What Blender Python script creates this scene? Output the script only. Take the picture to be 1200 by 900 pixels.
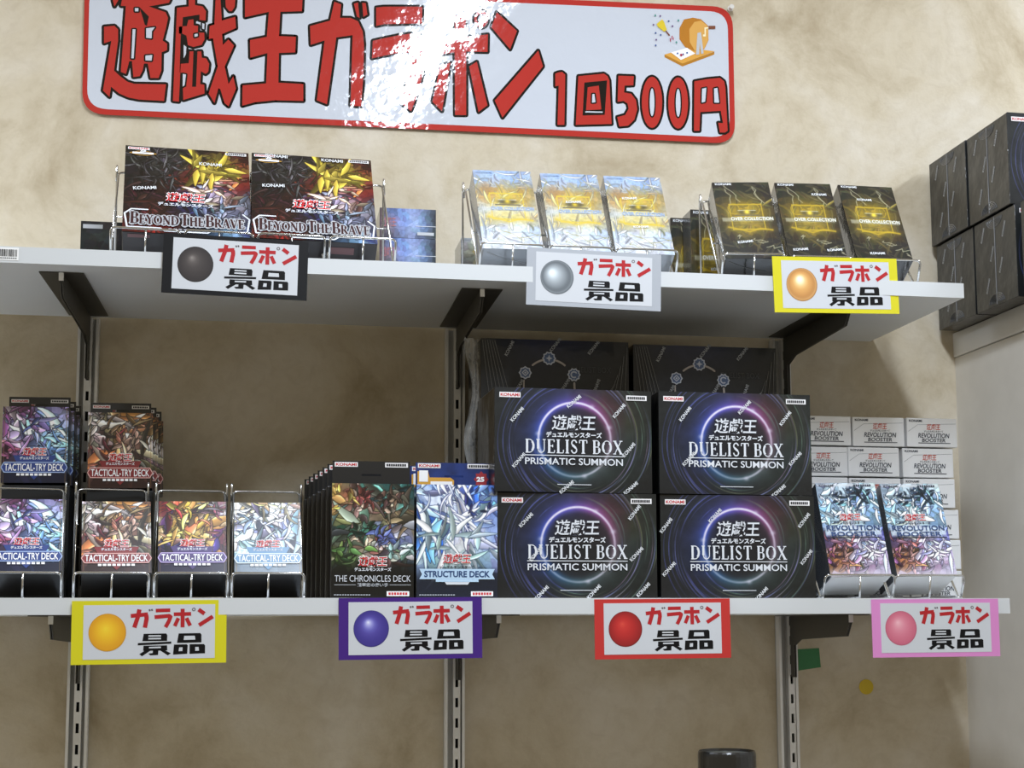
import bpy, bmesh, math, random
import numpy as np
from mathutils import Vector, Matrix, Euler

# ------------------------------------------------------------------ camera, world, lights, exposure
# Metres. X runs along the back wall, Y into the wall (wall face at Y=0), Z up;
# Z=0 is the top of the lower shelf, the shop floor lies at Z=-1.45.
SC = bpy.context.scene
COL = SC.collection
for o in list(bpy.data.objects):
    bpy.data.objects.remove(o, do_unlink=True)

cam_d = bpy.data.cameras.new('camera')
cam_d.sensor_width = 36.0
cam_d.lens = 51.46
cam_d.shift_y = 0.0756
cam_d.clip_end = 50
cam = bpy.data.objects.new('camera', cam_d)
cam.location = (-0.1455, -1.90, -0.029)
cam.rotation_euler = (1.6815, 0.0026, -0.1684)
COL.objects.link(cam)
SC.camera = cam

world = bpy.data.worlds.new('shop_interior')
SC.world = world
world.use_nodes = True
bg = world.node_tree.nodes['Background']
bg.inputs[0].default_value = (1.0, 0.87, 0.64, 1)
bg.inputs[1].default_value = 0.36

def area_light(name, loc, size_x, size_y, power, color=(0.90, 1.0, 1.15), rot=(0, 0, 0)):
    d = bpy.data.lights.new(name, 'AREA')
    d.shape = 'RECTANGLE'
    d.size, d.size_y = size_x, size_y
    d.energy = power
    d.color = color
    o = bpy.data.objects.new(name, d)
    o.location = loc
    o.rotation_euler = rot
    COL.objects.link(o)
    return o
area_light('ceiling_light', (0.20, -1.22, 1.24), 0.09, 0.95, 27, rot=(0, 0, math.radians(-9)))
area_light('ceiling_light', (1.65, -0.58, 1.24), 0.20, 0.7, 27)
area_light('ceiling_light', (-1.75, -0.55, 1.24), 0.20, 0.7, 40)

SC.view_settings.view_transform = 'Standard'
SC.view_settings.look = 'None'
SC.view_settings.gamma = 1.0
SC.view_settings.use_curve_mapping = False
SC.view_settings.exposure = 0.10

# ------------------------------------------------------------------ materials
def lin(h):
    if isinstance(h, str):
        c = [int(h[i:i + 2], 16) / 255 for i in (0, 2, 4)]
    else:
        c = h
    return tuple(x / 12.92 if x <= 0.04045 else ((x + 0.055) / 1.055) ** 2.4 for x in c)
MATS = {}
def mat(name, color='808080', rough=0.5, metal=0.0, coat=0.0, bump=0.0, bump_scale=60.0, var=0.0, var_scale=8.0, attr=False, spec=0.5, coat_rough=0.06):
    if name in MATS:
        return MATS[name]
    m = bpy.data.materials.new(name)
    m.use_nodes = True
    nt = m.node_tree
    b = nt.nodes['Principled BSDF']
    b.inputs['Roughness'].default_value = rough
    b.inputs['Metallic'].default_value = metal
    b.inputs['Coat Weight'].default_value = coat
    b.inputs['Coat Roughness'].default_value = coat_rough
    b.inputs['Specular IOR Level'].default_value = spec
    tc = nt.nodes.new('ShaderNodeTexCoord')
    if attr:
        a = nt.nodes.new('ShaderNodeAttribute')
        a.attribute_name = 'Col'
        nt.links.new(a.outputs['Color'], b.inputs['Base Color'])
    else:
        c = lin(color)
        b.inputs['Base Color'].default_value = (*c, 1)
        if var > 0:
            n = nt.nodes.new('ShaderNodeTexNoise')
            n.inputs['Scale'].default_value = var_scale
            n.inputs['Detail'].default_value = 4
            nt.links.new(tc.outputs['Object'], n.inputs['Vector'])
            r = nt.nodes.new('ShaderNodeValToRGB')
            r.color_ramp.elements[0].position = 0.3
            r.color_ramp.elements[1].position = 0.7
            r.color_ramp.elements[0].color = (*[x * (1 - var) for x in c], 1)
            r.color_ramp.elements[1].color = (*[min(1, x * (1 + var)) for x in c], 1)
            nt.links.new(n.outputs['Fac'], r.inputs['Fac'])
            nt.links.new(r.outputs['Color'], b.inputs['Base Color'])
    if bump > 0:
        n2 = nt.nodes.new('ShaderNodeTexNoise')
        n2.inputs['Scale'].default_value = bump_scale
        n2.inputs['Detail'].default_value = 3
        nt.links.new(tc.outputs['Object'], n2.inputs['Vector'])
        bp = nt.nodes.new('ShaderNodeBump')
        bp.inputs['Strength'].default_value = bump
        bp.inputs['Distance'].default_value = 0.01
        nt.links.new(n2.outputs['Fac'], bp.inputs['Height'])
        nt.links.new(bp.outputs['Normal'], b.inputs['Normal'])
        if coat > 0:
            nt.links.new(bp.outputs['Normal'], b.inputs['Coat Normal'])
    MATS[name] = m
    return m

def wall_material():
    m = bpy.data.materials.new('wallpaper')
    m.use_nodes = True
    nt = m.node_tree
    b = nt.nodes['Principled BSDF']
    b.inputs['Roughness'].default_value = 0.75
    b.inputs['Specular IOR Level'].default_value = 0.25
    tc = nt.nodes.new('ShaderNodeTexCoord')
    def noise(scale, detail, rough, dist=0.0):
        n = nt.nodes.new('ShaderNodeTexNoise')
        n.inputs['Scale'].default_value = scale
        n.inputs['Detail'].default_value = detail
        n.inputs['Roughness'].default_value = rough
        n.inputs['Distortion'].default_value = dist
        nt.links.new(tc.outputs['Object'], n.inputs['Vector'])
        return n
    n1 = noise(5.5, 6, 0.62, 0.4)
    r1 = nt.nodes.new('ShaderNodeValToRGB')
    e = r1.color_ramp.elements
    e[0].position, e[0].color = 0.30, (*lin('a6967a'), 1)
    e[1].position, e[1].color = 0.66, (*lin('d4cbba'), 1)
    e2 = e.new(0.48)
    e2.color = (*lin('c7bba3'), 1)
    nt.links.new(n1.outputs['Fac'], r1.inputs['Fac'])
    n2 = noise(38, 5, 0.7, 0.8)
    r2 = nt.nodes.new('ShaderNodeValToRGB')
    r2.color_ramp.elements[0].position, r2.color_ramp.elements[0].color = 0.30, (0.80, 0.77, 0.72, 1)
    r2.color_ramp.elements[1].position, r2.color_ramp.elements[1].color = 0.55, (1, 1, 1, 1)
    nt.links.new(n2.outputs['Fac'], r2.inputs['Fac'])
    mx = nt.nodes.new('ShaderNodeMix')
    mx.data_type = 'RGBA'
    mx.blend_type = 'MULTIPLY'
    mx.inputs[0].default_value = 0.45
    nt.links.new(r1.outputs['Color'], mx.inputs[6])
    nt.links.new(r2.outputs['Color'], mx.inputs[7])
    nt.links.new(mx.outputs[2], b.inputs['Base Color'])
    n3 = noise(160, 4, 0.6)
    bp = nt.nodes.new('ShaderNodeBump')
    bp.inputs['Strength'].default_value = 0.12
    bp.inputs['Distance'].default_value = 0.004
    nt.links.new(n3.outputs['Fac'], bp.inputs['Height'])
    nt.links.new(bp.outputs['Normal'], b.inputs['Normal'])
    return m

# ------------------------------------------------------------------ mesh helpers
class MB:
    """Collects vertices and faces for ONE mesh."""
    def __init__(s):
        s.v, s.f = [], []
        s.k = 0
    def add(s, v, f):
        n = len(s.v)
        s.v += [tuple(p) for p in v]
        s.f += [tuple(i + n for i in q) for q in f]
        return s
    def box(s, x0, x1, y0, y1, z0, z1):
        return s.add([(x0, y0, z0), (x1, y0, z0), (x1, y1, z0), (x0, y1, z0), (x0, y0, z1), (x1, y0, z1), (x1, y1, z1), (x0, y1, z1)],
                     [(3, 2, 1, 0), (4, 5, 6, 7), (0, 1, 5, 4), (1, 2, 6, 5), (2, 3, 7, 6), (3, 0, 4, 7)])
    def prism(s, pts, y0, y1):
        """outline in (x, z), extruded along y (front y0 < back y1)"""
        pts = [p for i, p in enumerate(pts) if p != pts[i - 1]]
        a = sum(pts[i - 1][0] * p[1] - p[0] * pts[i - 1][1] for i, p in enumerate(pts))
        if a < 0:
            pts = pts[::-1]
        n = len(pts)
        v = [(x, y0, z) for x, z in pts] + [(x, y1, z) for x, z in pts]
        f = [tuple(range(n)), tuple(range(2 * n - 1, n - 1, -1))]
        f += [((i + 1) % n, i, n + i, n + (i + 1) % n) for i in range(n)]
        return s.add(v, f)
    def prism_x(s, pts, x0, x1):
        """outline in (y, z), extruded along x"""
        n = len(pts)
        v = [(x0, y, z) for y, z in pts] + [(x1, y, z) for y, z in pts]
        f = [tuple(range(n)), tuple(range(2 * n - 1, n - 1, -1))]
        f += [((i + 1) % n, i, n + i, n + (i + 1) % n) for i in range(n)]
        return s.add(v, f)
    def tube(s, pts, r, n=8, closed=False):
        P = [Vector(p) for p in pts]
        m = len(P)
        rings = []
        up = None
        for i in range(m):
            if closed:
                d = (P[(i + 1) % m] - P[i - 1])
            else:
                d = P[min(i + 1, m - 1)] - P[max(i - 1, 0)]
            d.normalize()
            if up is None:
                up = d.orthogonal().normalized()
            up = (up - d * up.dot(d)).normalized()
            sd = d.cross(up)
            rings.append([P[i] + (up * math.cos(2 * math.pi * k / n) + sd * math.sin(2 * math.pi * k / n)) * r for k in range(n)])
        v = [p for q in rings for p in q]
        f = []
        for i in range(m if closed else m - 1):
            j = (i + 1) % m
            f += [(i * n + k, i * n + (k + 1) % n, j * n + (k + 1) % n, j * n + k) for k in range(n)]
        if not closed:
            f += [tuple(range(n - 1, -1, -1)), tuple((m - 1) * n + k for k in range(n))]
        return s.add(v, f)
    def stroke(s, pts, w, y=0.0, closed=False, rnd=True):
        """flat thick line in the xz plane, facing -y"""
        y0 = y
        q = list(pts) + ([pts[0]] if closed else [])
        for (x0, z0), (x1, z1) in zip(q, q[1:]):
            dx, dz = x1 - x0, z1 - z0
            l = math.hypot(dx, dz)
            if l < 1e-9:
                continue
            nx, nz = -dz / l * w / 2, dx / l * w / 2
            s.k += 1
            y = y0 - 3e-6 * (s.k % 24)
            s.add([(x0 - nx, y, z0 - nz), (x1 - nx, y, z1 - nz), (x1 + nx, y, z1 + nz), (x0 + nx, y, z0 + nz)], [(0, 1, 2, 3)])
        if rnd:
            for x, z in (q if not closed else q[:-1]):
                s.k += 1
                y = y0 - 3e-6 * (s.k % 24)
                s.add([(x + w / 2 * math.cos(k * math.pi / 4), y, z + w / 2 * math.sin(k * math.pi / 4)) for k in range(8)], [tuple(range(8))])
        return s
    def poly(s, pts, y=0.0):
        pts = [p for i, p in enumerate(pts) if p != pts[i - 1]]
        a = sum(pts[i - 1][0] * p[1] - p[0] * pts[i - 1][1] for i, p in enumerate(pts))
        if a < 0:
            pts = pts[::-1]
        return s.add([(x, y, z) for x, z in pts], [tuple(range(len(pts)))])
    def mesh(s, name, m, smooth=False, bevel=0.0):
        me = bpy.data.meshes.new(name)
        me.from_pydata(s.v, [], s.f)
        if bevel > 0:
            bm = bmesh.new()
            bm.from_mesh(me)
            bmesh.ops.bevel(bm, geom=bm.edges[:], offset=bevel, segments=2, profile=0.5, affect='EDGES')
            bm.to_mesh(me)
            bm.free()
        me.materials.append(m)
        if smooth:
            for p in me.polygons:
                p.use_smooth = True
        me.update()
        return me

def link(name, me, parent=None):
    o = bpy.data.objects.new(name, me)
    COL.objects.link(o)
    o.parent = parent
    return o
def build(name, mb, m, parent=None, smooth=False, bevel=0.0):
    return link(name, mb.mesh(name, m, smooth, bevel), parent)
def part(name, me, parent, loc=(0, 0, 0)):
    o = link(name, me, parent)
    o.location = loc
    return o
def tag(o, label, cat, group=None, kind=None):
    o['label'] = label
    o['category'] = cat
    if group:
        o['group'] = group
    if kind:
        o['kind'] = kind
    return o
def thing(name, loc=(0, 0, 0), rot=(0, 0, 0)):
    o = bpy.data.objects.new(name, None)
    o.empty_display_size = 0.02
    COL.objects.link(o)
    o.location = loc
    o.rotation_euler = rot
    return o
def structure(name, mb, m, parent=None, bevel=0.0):
    o = build(name, mb, m, parent, bevel=bevel)
    o['kind'] = 'structure'
    return o
def dup(root):
    """a copy of a thing with copies of its parts and sub-parts (mesh data shared)"""
    r = root.copy()
    COL.objects.link(r)
    for c in list(root.children):
        d = c.copy()
        COL.objects.link(d)
        d.parent = r
        for g in list(c.children):
            h = g.copy()
            COL.objects.link(h)
            h.parent = d
    return r
def place(o, x, y, z, yaw=0.0, lean=0.0, roll=0.0):
    """stand a thing at its front bottom edge; yaw about z, then lean back, then roll, in degrees"""
    M = Matrix.Rotation(math.radians(yaw), 4, 'Z') @ Matrix.Rotation(math.radians(-lean), 4, 'X') @ Matrix.Rotation(math.radians(roll), 4, 'Y')
    o.location = (x, y, z)
    o.rotation_euler = M.to_euler('XYZ')
    return o

# ------------------------------------------------------------------ lettering
GL = {}
def glyphs(body, bold=0.0):
    """outline text as flat faces (vertices in the xz plane), with its bounding box"""
    k = (body, bold)
    if k in GL:
        return GL[k]
    c = bpy.data.curves.new('lettering', 'FONT')
    c.body = body
    c.resolution_u = 3
    c.offset = bold
    o = bpy.data.objects.new('lettering', c)
    COL.objects.link(o)
    bpy.context.view_layer.update()
    dg = bpy.context.evaluated_depsgraph_get()
    me = bpy.data.meshes.new_from_object(o.evaluated_get(dg))
    v = [(p.co.x, p.co.y) for p in me.vertices]
    f = [tuple(q.vertices) for q in me.polygons]
    bpy.data.objects.remove(o)
    bpy.data.curves.remove(c)
    bpy.data.meshes.remove(me)
    xs, zs = [p[0] for p in v], [p[1] for p in v]
    GL[k] = (v, f, (min(xs), max(xs), min(zs), max(zs)))
    return GL[k]
def put_text(mb, body, cx, cz, w, h, y=0.0, bold=0.0, rot=0.0, shear=0.0, grow=0.0):
    """fit text into a w x h rectangle centred at (cx, cz); grow enlarges outlines without moving letters"""
    v, f, (x0, x1, z0, z1) = glyphs(body, 0.0 if not bold else bold)
    if grow:
        bx = (x0, x1, z0, z1)
        v, f, _ = glyphs(body, bold + grow)
        x0, x1, z0, z1 = bx
    sx, sz = w / (x1 - x0), h / (z1 - z0)
    ca, sa = math.cos(rot), math.sin(rot)
    out = []
    for x, z in v:
        px, pz = (x - (x0 + x1) / 2) * sx, (z - (z0 + z1) / 2) * sz
        px += shear * pz
        out.append((cx + px * ca - pz * sa, y, cz + px * sa + pz * ca))
    mb.add(out, f)
    return mb

# roman capitals with serifs: thick stems, thin hairlines; unit cell is width x 1
def arc(cx, cz, rx, rz, a0, a1, n=10):
    return [(cx + rx * math.cos(math.radians(a0 + (a1 - a0) * i / n)), cz + rz * math.sin(math.radians(a0 + (a1 - a0) * i / n))) for i in range(n + 1)]
TK, TN = 0.17, 0.07
ROMAN = {
    'A': (0.84, [([(0.12, 0), (0.42, 1)], TN), ([(0.42, 1), (0.72, 0)], TK), ([(0.22, 0.33), (0.6, 0.33)], TN), ([(0.0, 0.03), (0.24, 0.03)], TN), ([(0.56, 0.03), (0.86, 0.03)], TN)]),
    'B': (0.70, [([(0.17, 0), (0.17, 1)], TK), ([(0.04, 0.97), (0.4, 0.97)] + arc(0.4, 0.74, 0.17, 0.23, 90, -90) + [(0.17, 0.51)], TN), ([(0.4, 0.51)] + arc(0.4, 0.27, 0.22, 0.24, 90, -90) + [(0.04, 0.03)], TN), (arc(0.4, 0.27, 0.2, 0.2, 45, -45), TK), (arc(0.4, 0.74, 0.15, 0.18, 45, -45), TK)]),
    'C': (0.78, [(arc(0.42, 0.5, 0.33, 0.47, 50, 310, 18), TN), (arc(0.42, 0.5, 0.32, 0.42, 125, 235), TK), ([(0.64, 0.98), (0.66, 0.7)], TN)]),
    'D': (0.82, [([(0.17, 0), (0.17, 1)], TK), ([(0.04, 0.97), (0.36, 0.97)] + arc(0.36, 0.5, 0.36, 0.47, 90, -90, 14) + [(0.04, 0.03)], TN), (arc(0.36, 0.5, 0.34, 0.43, 50, -50), TK)]),
    'E': (0.66, [([(0.17, 0), (0.17, 1)], TK), ([(0.04, 0.97), (0.58, 0.97), (0.58, 0.8)], TN), ([(0.17, 0.52), (0.46, 0.52)], TN), ([(0.46, 0.62), (0.46, 0.42)], TN), ([(0.04, 0.03), (0.6, 0.03), (0.62, 0.22)], TN)]),
    'H': (0.84, [([(0.17, 0), (0.17, 1)], TK), ([(0.66, 0), (0.66, 1)], TK), ([(0.17, 0.52), (0.66, 0.52)], TN), ([(0.03, 0.97), (0.31, 0.97)], TN), ([(0.03, 0.03), (0.31, 0.03)], TN), ([(0.52, 0.97), (0.8, 0.97)], TN), ([(0.52, 0.03), (0.8, 0.03)], TN)]),
    'I': (0.36, [([(0.18, 0), (0.18, 1)], TK), ([(0.03, 0.97), (0.33, 0.97)], TN), ([(0.03, 0.03), (0.33, 0.03)], TN)]),
    'L': (0.64, [([(0.17, 0), (0.17, 1)], TK), ([(0.03, 0.97), (0.31, 0.97)], TN), ([(0.03, 0.03), (0.58, 0.03), (0.61, 0.26)], TN)]),
    'N': (0.86, [([(0.16, 0), (0.16, 1)], TN), ([(0.16, 0.97), (0.7, 0.03)], TK), ([(0.7, 0), (0.7, 1)], TN), ([(0.02, 0.97), (0.2, 0.97)], TN), ([(0.04, 0.03), (0.28, 0.03)], TN), ([(0.58, 0.97), (0.82, 0.97)], TN)]),
    'O': (0.86, [(arc(0.43, 0.5, 0.36, 0.47, 0, 360, 24), TN), (arc(0.43, 0.5, 0.34, 0.42, 130, 230), TK), (arc(0.43, 0.5, 0.34, 0.42, 50, -50), TK)]),
    'R': (0.76, [([(0.17, 0), (0.17, 1)], TK), ([(0.04, 0.97), (0.38, 0.97)] + arc(0.38, 0.73, 0.19, 0.24, 90, -90) + [(0.17, 0.49)], TN), (arc(0.38, 0.73, 0.17, 0.18, 45, -45), TK), ([(0.4, 0.47), (0.68, 0.03)], TK), ([(0.04, 0.03), (0.31, 0.03)], TN)]),
    'S': (0.60, [([(0.5, 0.78)] + arc(0.3, 0.75, 0.2, 0.22, 30, 200, 8) + [(0.3, 0.52), (0.47, 0.36)] + arc(0.3, 0.25, 0.21, 0.22, 20, -150, 8) + [(0.08, 0.26)], 0.10), ([(0.17, 0.62), (0.44, 0.4)], TK)]),
    'T': (0.74, [([(0.37, 0), (0.37, 1)], TK), ([(0.06, 0.76), (0.06, 0.97), (0.68, 0.97), (0.68, 0.76)], TN), ([(0.22, 0.03), (0.52, 0.03)], TN)]),
    'U': (0.82, [([(0.16, 1), (0.16, 0.3)], TK), ([(0.16, 0.3)] + arc(0.42, 0.3, 0.26, 0.27, 180, 360, 12) + [(0.68, 1)], TN), ([(0.02, 0.97), (0.3, 0.97)], TN), ([(0.56, 0.97), (0.8, 0.97)], TN)]),
    'V': (0.82, [([(0.12, 1), (0.42, 0.02)], TK), ([(0.42, 0.02), (0.72, 1)], TN), ([(0.0, 0.97), (0.26, 0.97)], TN), ([(0.6, 0.97), (0.84, 0.97)], TN)]),
    'X': (0.82, [([(0.14, 0.97), (0.68, 0.03)], TK), ([(0.66, 0.97), (0.14, 0.03)], TN), ([(0.0, 0.97), (0.28, 0.97)], TN), ([(0.54, 0.97), (0.8, 0.97)], TN), ([(0.0, 0.03), (0.26, 0.03)], TN), ([(0.54, 0.03), (0.84, 0.03)], TN)]),
    'Y': (0.80, [([(0.12, 1), (0.4, 0.48)], TK), ([(0.4, 0.48), (0.68, 1)], TN), ([(0.4, 0.5), (0.4, 0)], TK), ([(0.0, 0.97), (0.25, 0.97)], TN), ([(0.56, 0.97), (0.8, 0.97)], TN), ([(0.26, 0.03), (0.55, 0.03)], TN)]),
}
def roman_line(words_, cx, z0, w, h, big=None, gap=0.10, wgap=0.35):
    """list of (strokes, weight) for a line of roman capitals; big = height ratio of first letters"""
    items, x = [], 0.0
    for wi, wd in enumerate(words_):
        for ci, ch in enumerate(wd):
            wd_, st = ROMAN[ch]
            s = big if (big and ci == 0) else 1.0
            items.append((x, s, st))
            x += wd_ * s + gap
        x += wgap
    x -= gap + wgap
    sx, sz = w / x, h / (big or 1.0)
    out = []
    for px, s, st in items:
        for pts, wt in st:
            out.append(([(cx - w / 2 + (px + a * s) * sx, z0 + b * s * sz) for a, b in pts], wt * s * (sx + sz) / 2))
    return out
def put_roman(mb, line, y=0.0, grow=0.0):
    for pts, wt in line:
        mb.stroke(pts, wt + grow, y, rnd=grow > 0)
    return mb

# ------------------------------------------------------------------ printed artwork (abstract), as a fine grid with a colour attribute
def hx(s):
    return np.array([[int(s[i:i + 2], 16) / 255 for i in (0, 2, 4)]])[0]
class Art:
    def __init__(s, w, h, n, seed):
        s.w, s.h = w, h
        s.n = n
        s.m = max(2, int(round(n * h / w)))
        s.rng = np.random.RandomState(seed)
        u = np.linspace(0, 1, s.n)
        v = np.linspace(0, 1, s.m)
        s.u, s.v = np.meshgrid(u, v)
        s.asp = h / w
        s.c = np.zeros((s.m, s.n, 3))
    def noise(s, freq, octaves=3):
        out = np.zeros_like(s.u)
        amp, tot = 1.0, 0.0
        for o in range(octaves):
            f = freq * 2 ** o
            g = s.rng.rand(int(f * s.asp) + 3, int(f) + 3)
            x, y = s.u * f, s.v * f * s.asp
            xi, yi = x.astype(int), y.astype(int)
            fx, fy = x - xi, y - yi
            fx, fy = fx * fx * (3 - 2 * fx), fy * fy * (3 - 2 * fy)
            a = g[yi, xi] * (1 - fx) + g[yi, xi + 1] * fx
            b = g[yi + 1, xi] * (1 - fx) + g[yi + 1, xi + 1] * fx
            out += amp * (a * (1 - fy) + b * fy)
            tot += amp
            amp *= 0.5
        return out / tot
    def sample(s, G, u, v):
        r, c = G.shape[:2]
        x, y = np.clip(u, 0, 1) * (c - 1), np.clip(v, 0, 1) * (r - 1)
        xi, yi = np.minimum(x.astype(int), c - 2), np.minimum(y.astype(int), r - 2)
        fx, fy = (x - xi)[..., None], (y - yi)[..., None]
        return (G[yi, xi] * (1 - fx) + G[yi, xi + 1] * fx) * (1 - fy) + (G[yi + 1, xi] * (1 - fx) + G[yi + 1, xi + 1] * fx) * fy
    def field(s, rows, warp=0.06, jitter=0.08, shards=160, mix=0.75, edge=0.25, stretch=1.0):
        """colour layout: smooth field broken into angular shards"""
        G = np.array([[hx(c) for c in r.split()] for r in rows])
        du, dv = (s.noise(5) - 0.5) * 2 * warp, (s.noise(5) - 0.5) * 2 * warp
        base = s.sample(G, s.u + du, s.v + dv)
        if shards:
            px, py = s.rng.rand(shards), s.rng.rand(shards)
            d1 = np.full(s.u.shape, 9.0)
            d2 = np.full(s.u.shape, 9.0)
            idx = np.zeros(s.u.shape, int)
            for i in range(shards):
                ang = s.rng.rand() * math.pi
                ex, ey = (s.u + du * 0.6 - px[i]), (s.v + dv * 0.6 - py[i]) * s.asp
                a, b = ex * math.cos(ang) + ey * math.sin(ang), -ex * math.sin(ang) + ey * math.cos(ang)
                d = np.hypot(a, b * (1 + stretch))
                new = d < d1
                d2 = np.where(new, d1, np.minimum(d2, d))
                d1 = np.where(new, d, d1)
                idx = np.where(new, i, idx)
            sc = s.sample(G, px, py)
            sc = np.clip(sc * (1 + (s.rng.rand(shards, 1) - 0.45) * 2.2 * jitter * 3) + (s.rng.rand(shards, 3) - 0.5) * jitter, 0, 1)
            sh = sc[idx]
            e = np.clip((d2 - d1) / 0.012, 0, 1)[..., None]
            sh = sh * (1 - edge + edge * e)
            base = base * (1 - mix) + sh * mix
        base *= (0.88 + 0.24 * s.noise(26, 2))[..., None]
        s.c = np.clip(base, 0, 1)
        return s
    def blend(s, mask, col):
        col = hx(col) if isinstance(col, str) else np.asarray(col)
        s.c = s.c * (1 - mask[..., None]) + col * mask[..., None]
        return s
    def rect(s, u0, v0, u1, v1, col, a=1.0, soft=0.004):
        m = np.clip((s.u - u0) / soft, 0, 1) * np.clip((u1 - s.u) / soft, 0, 1) * np.clip((s.v - v0) / soft, 0, 1) * np.clip((v1 - s.v) / soft, 0, 1)
        return s.blend(m * a, col)
    def frame(s, u0, v0, u1, v1, t, col, a=1.0):
        for r in ((u0, v0, u1, v0 + t), (u0, v1 - t, u1, v1), (u0, v0, u0 + t, v1), (u1 - t, v0, u1, v1)):
            s.rect(*r, col, a)
        return s
    def line(s, pts, t, col, a=1.0, glow=0.0):
        """polyline in (u, v); thickness t and glow in units of the width"""
        d = np.full(s.u.shape, 9.0)
        for (x0, y0), (x1, y1) in zip(pts, pts[1:]):
            y0, y1 = y0 * s.asp, y1 * s.asp
            dx, dy = x1 - x0, y1 - y0
            l2 = dx * dx + dy * dy + 1e-12
            q = np.clip(((s.u - x0) * dx + (s.v * s.asp - y0) * dy) / l2, 0, 1)
            d = np.minimum(d, np.hypot(s.u - x0 - q * dx, s.v * s.asp - y0 - q * dy))
        m = np.clip((t - d) / (0.5 * t + 0.002) + 0.5, 0, 1)
        if glow > 0:
            m = np.maximum(m, 0.7 * np.exp(-d / glow))
        return s.blend(m * a, col)
    def blob(s, cu, cv, ru, rv, col, a=1.0, p=2.0):
        d = ((s.u - cu) / ru) ** 2 + ((s.v - cv) / rv) ** 2
        return s.blend(np.exp(-d ** (p / 2)) * a, col)
    def blades(s, rows, count, seed, size=(0.08, 0.3), width=(0.012, 0.04), region=(0, 0, 1, 1), dark='14121a', jit=0.16, curl=1.2, shine=0.5):
        """curved tapering brush shapes in the local colours, outlined in dark with a light edge"""
        rg = np.random.RandomState(seed)
        G = np.array([[hx(c) for c in r.split()] for r in rows])
        dk = hx(dark)
        for i in range(count):
            x, y = region[0] + (region[2] - region[0]) * rg.rand(), (region[1] + (region[3] - region[1]) * rg.rand()) * s.asp
            col = s.sample(G, np.array([x]), np.array([y / s.asp]))[0]
            col = np.clip(col * (0.55 + 1.1 * rg.rand()) + (rg.rand(3) - 0.5) * jit, 0, 1)
            a, l, w = rg.rand() * 2 * math.pi, size[0] + (size[1] - size[0]) * rg.rand() ** 1.5, width[0] + (width[1] - width[0]) * rg.rand()
            k = (rg.rand() - 0.5) * 2 * curl
            P = []
            for j in range(9):
                P.append((x, y))
                x += l / 8 * math.cos(a)
                y += l / 8 * math.sin(a)
                a += k / 8
            P = np.array(P)
            pad = w + 0.01
            jx0, jx1 = int(max(0, (P[:, 0].min() - pad) * (s.n - 1))), int(min(s.n, (P[:, 0].max() + pad) * (s.n - 1) + 2))
            jy0, jy1 = int(max(0, (P[:, 1].min() - pad) / s.asp * (s.m - 1))), int(min(s.m, (P[:, 1].max() + pad) / s.asp * (s.m - 1) + 2))
            if jx1 <= jx0 or jy1 <= jy0:
                continue
            U, V = s.u[jy0:jy1, jx0:jx1], s.v[jy0:jy1, jx0:jx1] * s.asp
            best = np.full(U.shape, -9.0)
            side = np.zeros(U.shape)
            for j in range(8):
                dx, dy = P[j + 1] - P[j]
                q = np.clip(((U - P[j, 0]) * dx + (V - P[j, 1]) * dy) / (dx * dx + dy * dy + 1e-12), 0, 1)
                ox, oy = U - P[j, 0] - q * dx, V - P[j, 1] - q * dy
                t = (j + q) / 8
                rad = w * np.minimum(t * 3.0, 1) * (1 - t) ** 0.7
                e = rad - np.hypot(ox, oy)
                new = e > best
                best = np.where(new, e, best)
                side = np.where(new, (ox * dy - oy * dx) / (math.hypot(dx, dy) + 1e-9) / (w + 1e-9), side)
            px = 1.0 / s.n
            fill = np.clip(best / px + 0.5, 0, 1)
            rim = np.clip(best / px + 2.0, 0, 1) - fill
            sub = s.c[jy0:jy1, jx0:jx1]
            tone = col * (1 + 0.35 * np.clip(side, -1, 1))[..., None] + shine * np.clip((side - 0.35) * 2.2, 0, 1)[..., None] * 0.5
            sub = sub * (1 - 0.75 * rim[..., None]) + dk * 0.75 * rim[..., None]
            s.c[jy0:jy1, jx0:jx1] = np.clip(sub * (1 - fill[..., None]) + tone * fill[..., None], 0, 1)
        return s
    def desat(s, k, gain=1.0):
        g = (s.c @ np.array([0.3, 0.59, 0.11]))[..., None]
        s.c = np.clip((s.c * (1 - k) + g * k) * gain, 0, 1)
        return s
    def contrast(s, k, mid=0.42):
        s.c = np.clip((s.c - mid) * k + mid, 0, 1)
        return s
    def vgrad(s, v0, v1, col, a=1.0):
        return s.blend(np.clip((s.v - v0) / (v1 - v0), 0, 1) * a, col)
    def mesh(s, name, m):
        x = (s.u - 0.5) * s.w
        z = (1 - s.v) * s.h
        v = np.stack([x, np.zeros_like(x), z], -1).reshape(-1, 3)
        i = np.arange(s.n * s.m).reshape(s.m, s.n)
        f = np.stack([i[1:, :-1], i[1:, 1:], i[:-1, 1:], i[:-1, :-1]], -1).reshape(-1, 4)
        me = bpy.data.meshes.new(name)
        me.from_pydata(v.tolist(), [], f.tolist())
        c = s.c.reshape(-1, 3)
        l = np.where(c <= 0.04045, c / 12.92, ((c + 0.055) / 1.055) ** 2.4)
        a = me.color_attributes.new('Col', 'FLOAT_COLOR', 'POINT')
        a.data.foreach_set('color', np.concatenate([l, np.ones((len(l), 1))], 1).astype(np.float32).ravel())
        me.materials.append(m)
        me.update()
        return me

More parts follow.
